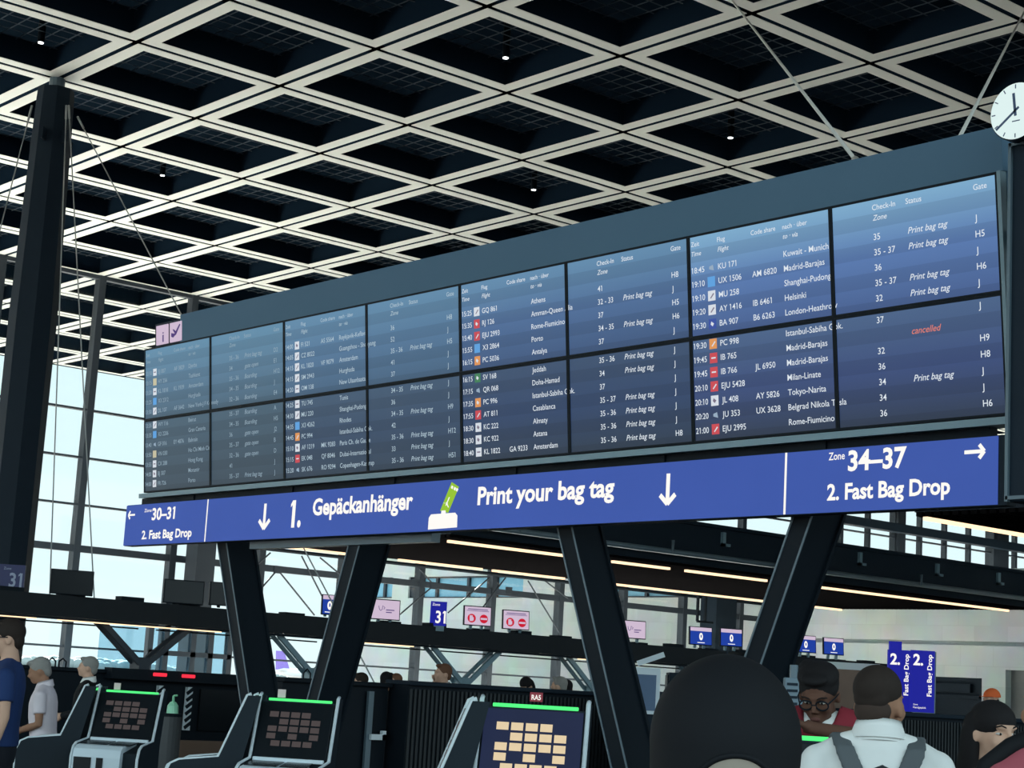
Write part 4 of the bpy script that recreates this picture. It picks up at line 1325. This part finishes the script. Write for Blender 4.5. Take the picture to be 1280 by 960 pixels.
        for q, ln in enumerate((0.062, 0.074, 0.070, 0.055)):
            p0 = pc + fd * 0.038 * sc + side * (q - 1.5) * 0.0195 * sc
            p1 = p0 + (fd + nrm * 0.12) * ln * 0.55 * sc
            p2 = p1 + (fd * 0.8 + nrm * 0.5) * ln * 0.5 * sc
            b.tube([p0, p1, p2], [0.0095 * sc, 0.009 * sc, 0.0075 * sc], 8)
        t0 = pc - fd * 0.02 * sc - side * 0.032 * sc
        b.tube([t0, t0 - side * 0.025 * sc + fd * 0.025 * sc, t0 - side * 0.03 * sc + fd * 0.06 * sc + nrm * 0.012 * sc], [0.013 * sc, 0.011 * sc, 0.009 * sc], 8)
        # sleeve
        if sleeve == 'short':
            e2 = a.lerp(e, 0.62); sleeve_mb.tube([a, a.lerp(e, 0.3), e2], [0.066 * sc, 0.064 * sc, 0.062 * sc], 14)
        elif sleeve == 'long':
            sleeve_mb.tube([a, a.lerp(e, 0.5), e, e.lerp(w, 0.5), w], [0.068 * sc, 0.062 * sc, 0.054 * sc, 0.05 * sc, 0.042 * sc], 14)
        sleeve_mb.ellip(a, 0.066 * sc, 0.064 * sc, 0.064 * sc)
    tr = MB()
    for s in (-1, 1):
        b.tube([P((s * 0.085, 0, 0.9)), P((s * 0.095, -0.01, 0.5)), P((s * 0.1, 0.015, 0.08))], [0.075 * sc, 0.05 * sc, 0.035 * sc], 12)
        b.ellip(P((s * 0.105, -0.04, 0.035)), 0.036 * sc, 0.105 * sc, 0.032 * sc)
        tr.tube([P((s * 0.085, 0, 0.93)), P((s * 0.09, 0, 0.75)), P((s * 0.095, -0.01, 0.5)), P((s * 0.1, 0.015, 0.07))], [0.092 * sc, 0.088 * sc, 0.068 * sc, 0.062 * sc], 14)
    remesh(b, 'body', skin, root, vox)
    loft(tr, [(0.84, 0.16, 0.112, 0), (0.95, 0.178, 0.122, 0), (1.02, 0.162, 0.114, 0)])
    remesh(tr, 'trousers', trousers, root, max(vox, 0.014))
    shoe = MB()
    for s in (-1, 1):
        shoe.ellip(P((s * 0.105, -0.045, 0.045)), 0.046 * sc, 0.13 * sc, 0.045 * sc)
        shoe.tube([P((s * 0.1, 0.015, 0.05)), P((s * 0.1, 0.015, 0.12))], 0.052 * sc, 12)
    so = remesh(shoe, 'shoes', pmat('black shoe', (22, 24, 28)), root, 0.014)
    t_ = sleeve_mb
    loft(t_, [(z, rx + 0.018, ry + 0.018, cy) for z, rx, ry, cy in TORSO if 0.9 < z < 1.46] + [(1.478, 0.085, 0.07, 0.022)])
    remesh(t_, 'shirt', shirt, root, max(vox, 0.009))
    if collar is not None:
        c = MB()
        rings = []
        for z, r_, y_ in ((1.455, 0.090, 0.022), (1.50, 0.076, 0.026), (1.525, 0.074, 0.03), (1.50, 0.083, 0.026), (1.465, 0.096, 0.022)):
            rings.append([P((r_ * math.cos(2 * PI * q / 28), y_ + r_ * 0.95 * math.sin(2 * PI * q / 28), z + 0.012 * math.sin(2 * PI * q / 28))) for q in range(28)])
        c.rings(rings, caps=False)
        c.build('collar', collar, root, smooth=True)
    if vest is not None:
        v = MB()
        loft(v, [(z, rx + 0.028, ry + 0.028, cy) for z, rx, ry, cy in TORSO if 0.9 < z < 1.42] + [(1.455, 0.15, 0.098, 0.022)])
        for s in (-1, 1):
            v.tube([P((s * 0.06, 0.022, 1.455)), P((s * 0.16, 0.02, 1.425))], [0.07 * sc, 0.072 * sc], 14)
        remesh(v, 'vest', vest, root, max(vox, 0.01))
    h = MB()
    if style == 'fade':
        hell(h, (0, 0.028, 1.676), (0.079, 0.094, 0.080), 24, 16)
        hell(h, (0, 0.078, 1.645), (0.062, 0.034, 0.048))
        ring_ = MB(); hell(ring_, (0, 0.062, 1.605), (0.064, 0.0475, 0.058)); remesh(ring_, 'faded_hair', pmat('faded hair', (60, 48, 42), scale=60), root, vox)
    if style in ('short', 'bun', 'long'):
        hell(h, (0, 0.024, 1.664) if style != 'long' else (0, 0.008, 1.668), (0.082, 0.099, 0.091) if style != 'long' else (0.082, 0.098, 0.082), 24, 16)
        for s in (-1, 1):
            hell(h, (s * 0.066, 0.015, 1.655), (0.016, 0.045, 0.035))
        hell(h, (0, 0.068, 1.61), (0.064, 0.044, 0.065))
        if style != 'long': hell(h, (0, -0.05, 1.722), (0.058, 0.045, 0.022))
    if style == 'bun':
        hell(h, (0, 0.02, 1.70), (0.088, 0.09, 0.055)); hell(h, (-0.05, 0.06, 1.71), (0.04, 0.04, 0.04))
    if style == 'long':
        for s in (-1, 1):
            hell(h, (s * 0.072, 0.045, 1.56), (0.03, 0.05, 0.14)); hell(h, (s * 0.05, 0.075, 1.46), (0.05, 0.04, 0.16))
        hell(h, (0, 0.085, 1.52), (0.085, 0.045, 0.17))
    if style == 'cap':
        NA, NR = 64, 30
        vs = []; fs = []
        def cap_pt(ph, zz_, g=1.0):
            if zz_ < 1.64: rr = 1.0 - 0.03 * (1.64 - zz_) / 0.055
            else: rr = math.sqrt(max(0.0, 1 - ((zz_ - 1.64) / 0.115) ** 2))
            rr = max(rr, 0.002) * g
            return PH((0.099 * rr * math.sin(ph), 0.012 + 0.117 * rr * math.cos(ph), zz_))
        for q in range(NR):
            zz_ = capz + (1.64 - capz) * q / 8 if q < 8 else 1.64 + 0.115 * math.sin(PI / 2 * (q - 8) / (NR - 9))
            for a in range(NA):
                vs.append(cap_pt(2 * PI * a / NA, zz_))
        for i in range(NR - 1):
            for a in range(NA):
                fs.append((i * NA + a, i * NA + (a + 1) % NA, (i + 1) * NA + (a + 1) % NA, (i + 1) * NA + a))
        if arch:        # the opening above the adjuster, with the scalp showing
            pv = []; pf = []; edge = []
            for a in range(33):
                d = -1 + a / 16
                top_ = 1.575 + 0.052 * (max(0, 1 - d * d)) ** 0.5
                for q in range(9):
                    pv.append(cap_pt(d * 0.56, 1.57 + (top_ - 1.57) * q / 8, 1.018))
                edge.append(cap_pt(d * 0.56, top_, 1.02))
            for a in range(32):
                for q in range(8):
                    pf.append((a * 9 + q, a * 9 + 9 + q, a * 9 + 10 + q, a * 9 + 1 + q))
            sp_ = MB(); sp_.add(pv, pf); sp_.build('scalp', pmat('close-cropped scalp', (150, 140, 128)), root, smooth=True)
            h.tube(edge, 0.0035, 6)
        h.add(vs, fs)
        o = h.build('cap', hair, root, smooth=True)
        q = o.modifiers.new('thickness', 'SOLIDIFY'); q.thickness = 0.004
        br = MB(); br.prism([(0.07 * math.cos(a), -0.07 * math.sin(a)) for a in [PI * q / 12 for q in range(13)]], PH((0, -0.09, 1.635)), Vector(hr @ Vector((sc, 0, 0))), Vector(hr @ Vector((0, sc, 0))), Z, 0.008)
        br.build('cap_brim', hair, o)
        nb = MB(); hell(nb, (0, 0.06, 1.585), (0.066, 0.05, 0.045)); remesh(nb, 'hair', pmat('dark hair under cap', (24, 22, 22)), root, vox)
    elif style != 'bald':
        remesh(h, 'hair', hair, root, max(vox * 0.8, 0.006))
    if eyes:
        for s in (-1, 1):
            e = MB(); e.use(pmat('eye white', (190, 186, 180))); hell(e, (s * 0.031, -0.0745, 1.628), (0.0145, 0.0105, 0.0052), 14, 8)
            e.use(pmat('dark iris', (24, 18, 16))); hell(e, (s * 0.031, -0.0815, 1.6275), (0.0058, 0.0048, 0.0050), 10, 6)
            e.build('eye', None, root, smooth=True)
            e = MB(); e.tube([PH((s * 0.014, -0.0935, 1.652)), PH((s * 0.034, -0.092, 1.660)), PH((s * 0.053, -0.078, 1.652))], 0.003 * sc, 6)
            e.build('eyebrow', hair, root, smooth=True)
        m = MB(); hell(m, (0, -0.0975, 1.5615), (0.023, 0.006, 0.0095), 12, 8); m.build('lips', pmat('lips', (96, 62, 56)), root, smooth=True)
    return root, PH, P, sc, hell, wr


SK_L = pmat('fair skin', (196, 158, 136)); SK_M = pmat('tan skin', (150, 112, 90)); SK_D = pmat('deep brown skin', (92, 64, 52))
HB = pmat('black hair', (22, 20, 22), scale=60); HBR = pmat('dark brown hair', (42, 34, 30), scale=60); HG = pmat('grey hair', (138, 136, 132), scale=60); HR = pmat('reddish hair', (108, 76, 58), scale=60)
NAVY = pmat('navy cloth', (30, 52, 96)); BLK = pmat('black cloth', (14, 16, 20)); DKT = pmat('dark trousers', (26, 30, 38)); WHT = pmat('white shirt cloth', (222, 224, 222)); 
PALE = pmat('pale pink and white shirt', (214, 204, 210)); RED = pmat('wine red cloth', (128, 40, 52)); JRED = pmat('faded red cloth', (150, 74, 84)); BEI = pmat('beige cloth', (150, 144, 134))
GRY = pmat('grey cloth', (86, 92, 96))

# nearest the camera: someone in a black cap, seen from behind
person('person in a black cap and black top seen from behind, filling the lower frame', at_d(910, 827, 2.15), heading(0.12, 1), SK_L, pmat('black cap cloth', (14, 17, 22)), BLK, DKT, style='cap', vox=0.007, arch=True, hyaw=0.13)

# white shirt and backpack
r_, PH, P, sc, hell, wr = person('person in a white shirt wearing a grey backpack, seen from behind', at_d(1100, 835, 5.9), heading(0.12, 1), SK_M, HBR, WHT, DKT, style='fade', hyaw=-0.5, vox=0.007, collar=WHT, build=1.02, neck=-0.045)
bpk = thing('backpack', 'grey backpack worn over the white shirt', 'backpack', r_.location, r_.rotation_euler.z)
m = MB()
for s in (-1, 1):
    pts = [(s * 0.135, -0.10, 1.33), (s * 0.135, -0.06, 1.44), (s * 0.125, 0.02, 1.475), (s * 0.115, 0.11, 1.435), (s * 0.07, 0.155, 1.33), (s * 0.05, 0.165, 1.22)]
    for a, c in zip(pts[:-1], pts[1:]):
        m.beam(P(a), P(c), 0.062, 0.016, up=(0, 0.6, 0.4) if a[1] > 0.05 else (0, 0, 1))
remesh(m, 'strap', GRY, bpk, 0.008, 3)
m = MB()
rings = []
for z, rx, ry in ((0.85, 0.11, 0.05), (0.88, 0.145, 0.085), (1.1, 0.15, 0.095), (1.25, 0.14, 0.085), (1.31, 0.115, 0.06), (1.33, 0.07, 0.03)):
    rings.append([P((rx * math.copysign(abs(math.cos(q)) ** 0.6, math.cos(q)), 0.225 + ry * math.copysign(abs(math.sin(q)) ** 0.6, math.sin(q)), z)) for q in [2 * PI * a / 28 for a in range(28)]])
m.rings(rings); m.build('bag', GRY, bpk, smooth=True)
m = MB(); m.tube([P((-0.045, 0.2, 1.32)), P((-0.035, 0.2, 1.365)), P((0, 0.2, 1.38)), P((0.035, 0.2, 1.365)), P((0.045, 0.2, 1.32))], 0.009, 8); m.build('carry_loop', pmat('dark webbing', (44, 48, 52)), bpk, smooth=True)

# leaning person with glasses
r_, PH, P, sc, hell, wr = person('person with glasses and dark red vest leaning over a kiosk, hand at chin', at_d(1021, 834, 7.6), heading(-0.42, -1), SK_D, HB, WHT, BLK, arms='lean', sleeve='short', hpitch=0.30, lean=0.22, style='bun', vox=0.007, eyes=True, vest=RED, neck=-0.04)
m = MB()
for s in (-1, 1):
    ring_ = [PH((s * 0.034 + 0.026 * math.cos(2 * PI * q / 20), -0.100 + 0.004 * abs(math.cos(2 * PI * q / 20)), 1.626 + 0.021 * math.sin(2 * PI * q / 20))) for q in range(21)]
    m.tube(ring_, 0.0034, 6)
    m.tube([PH((s * 0.060, -0.094, 1.634)), PH((s * 0.078, -0.04, 1.634)), PH((s * 0.082, 0.01, 1.628))], 0.003, 6)
m.tube([PH((-0.009, -0.103, 1.630)), PH((0.009, -0.103, 1.630))], 0.003, 6)
m.build('glasses', M['black_steel'], r_, smooth=True)

# woman with long dark hair, and the red jacket at the frame's edge
person('person with long dark hair and beige top looking past the red jacket', at_d(1241, 876, 6.2), heading(0.42, -1), SK_L, HB, BEI, DKT, style='long', vox=0.007, eyes=True, hpitch=0.05)
r_, PH, P, sc, hell, wr = person('person in a faded red jacket with black collar seen from behind', at_d(1321, 832, 5.0), heading(-0.2, 1), SK_M, HB, JRED, DKT, sleeve='long', vox=0.008, collar=WHT, build=0.98, hyaw=0.15, neck=-0.04)
m = MB()
for s_ in (-1, 1):
    m.tube([P((s_ * 0.265, 0.03, 1.33)), P((s_ * 0.225, 0.03, 1.42)), P((s_ * 0.15, 0.03, 1.475)), P((s_ * 0.085, 0.03, 1.505))], [0.018 * sc, 0.022 * sc, 0.024 * sc, 0.024 * sc], 10)
m.build('jacket_collar', BLK, r_, smooth=True)

# people on the far side
r_, PH, P, sc, hell, wr = person('person in a navy t-shirt and glasses standing in profile with a watch', at_d(10, 774, 12), heading(-1, -0.22), SK_L, HBR, NAVY, DKT, style='short', vox=0.009, hpitch=0.12, build=1.25)
m = MB(); m.tube([PH((s * 0.06, -0.09, 1.634)) for s in (1, 0.2)] + [], 0.003, 6); m.tube([PH((0.060, -0.094, 1.634)), PH((0.080, -0.04, 1.634)), PH((0.084, 0.01, 1.628))], 0.004, 6)
m.tube([PH((0.034 + 0.026 * math.cos(2 * PI * q / 16), -0.1, 1.626 + 0.021 * math.sin(2 * PI * q / 16))) for q in range(17)], 0.003, 6)
m.build('glasses', M['black_steel'], r_, smooth=True)
m = MB(); m.tube([wr[0] - wr[1] * 0.05, wr[0] - wr[1] * 0.02], 0.037, 14); m.build('watch', M['black_steel'], r_)
person('person in a pale short-sleeved shirt bending behind the navy t-shirt', at_d(46, 823, 15.5), heading(-1, -0.1), SK_M, HG, PALE, DKT, arms='front', style='short', lean=0.12, hpitch=0.25, vox=0.011, build=1.3, collar=PALE)
person('grey-haired person in a dark suit with a white collar', at_d(112, 821, 19), heading(-1, -0.1), SK_L, HG, BLK, BLK, sleeve='long', arms='front', style='short', vox=0.012, collar=WHT)
r_, PH, P, sc, hell, wr = person('person with close-cropped reddish hair holding a phone to the ear', at_d(555, 830, 23), heading(-1, -0.45), SK_L, HR, BLK, DKT, sleeve='long', arms='phone', style='short', vox=0.012, collar=WHT)
m = MB(); m.obox(PH((-0.10, -0.03, 1.60)), PH((0, 1, 0)).normalized(), X, Z, 0.07, 0.012, 0.14); m.build('phone', M['black_glass'], r_)
person('dark-haired person looking down behind the ribbed bag drop wall', at_d(656, 847, 24), heading(-0.5, -1), SK_L, HB, BLK, DKT, sleeve='long', hpitch=0.55, style='long', vox=0.012)
person('white-haired person behind the ribbed wall near the third slanted support', at_d(700, 846, 24), heading(-0.9, 0.4), SK_L, HG, BLK, DKT, sleeve='long', style='short', vox=0.012)
person('dark-haired person just behind the white-haired person', at_d(709, 850, 25.2), heading(-0.2, 1), SK_M, HB, BLK, DKT, sleeve='long', style='short', vox=0.014)
person('small distant person with brown hair beside the second slanted support', at_d(451, 841, 23), heading(-1, 0), SK_L, HBR, BLK, DKT, sleeve='long', style='short', vox=0.014)
person('small distant dark-haired person close to the emblem monitor', at_d(484, 840, 24), heading(0.6, 1), SK_M, HB, BLK, DKT, sleeve='long', style='short', vox=0.014)
person('small distant person with reddish hair in front of the glass front', at_d(495, 842, 26), heading(-0.8, -0.6), SK_L, HR, NAVY, DKT, sleeve='long', style='short', vox=0.014)
person('distant person in an orange cap in front of the stone wall', at_d(1240, 861, 27), heading(-1, -0.2), SK_L, pmat('orange cloth', (230, 110, 60)), pmat('orange vest cloth', (214, 110, 70)), DKT, style='cap', vox=0.012, capz=1.636)

# ------------------------------------------------------------------ beyond the glass
t = thing('airliner', 'white airliner with a purple tail parked far out on the apron', 'airplane', (0, 0, 0))
pt = at_d(366, 838, 800); t.location = (pt.x, pt.y, -0.05)
m = MB(); m.tube([RGT * -8 + Z * 4.5, RGT * -4 + Z * 4.6, RGT * 0 + Z * 4.2, RGT * 22 + Z * 4, RGT * 28 + Z * 3.6], [0.6, 1.6, 2.0, 2.0, 0.5], 16)
for x in (6, 20): m.tube([RGT * x, RGT * x + Z * 3], 0.35, 8)
o = m.build('fuselage', M['plane_white'], t, smooth=True)
m = MB(); m.prism([(-7.5, 5), (-1.5, 6), (-4.4, 13.5), (-8, 13.5)], (0, 0, 0), RGT, Z, FWD, 0.5); m.build('tail_fin', M['tail_purple'], t)
m = MB(); m.prism([(8, -2), (14, -2), (20, -16), (17, -16)], Z * 3.4, RGT, FWD, Z, 0.4); m.prism([(-6, -1), (-2, -1), (-5, -6), (-7, -6)], Z * 5, RGT, FWD, Z, 0.3); m.build('wing', M['plane_white'], t)
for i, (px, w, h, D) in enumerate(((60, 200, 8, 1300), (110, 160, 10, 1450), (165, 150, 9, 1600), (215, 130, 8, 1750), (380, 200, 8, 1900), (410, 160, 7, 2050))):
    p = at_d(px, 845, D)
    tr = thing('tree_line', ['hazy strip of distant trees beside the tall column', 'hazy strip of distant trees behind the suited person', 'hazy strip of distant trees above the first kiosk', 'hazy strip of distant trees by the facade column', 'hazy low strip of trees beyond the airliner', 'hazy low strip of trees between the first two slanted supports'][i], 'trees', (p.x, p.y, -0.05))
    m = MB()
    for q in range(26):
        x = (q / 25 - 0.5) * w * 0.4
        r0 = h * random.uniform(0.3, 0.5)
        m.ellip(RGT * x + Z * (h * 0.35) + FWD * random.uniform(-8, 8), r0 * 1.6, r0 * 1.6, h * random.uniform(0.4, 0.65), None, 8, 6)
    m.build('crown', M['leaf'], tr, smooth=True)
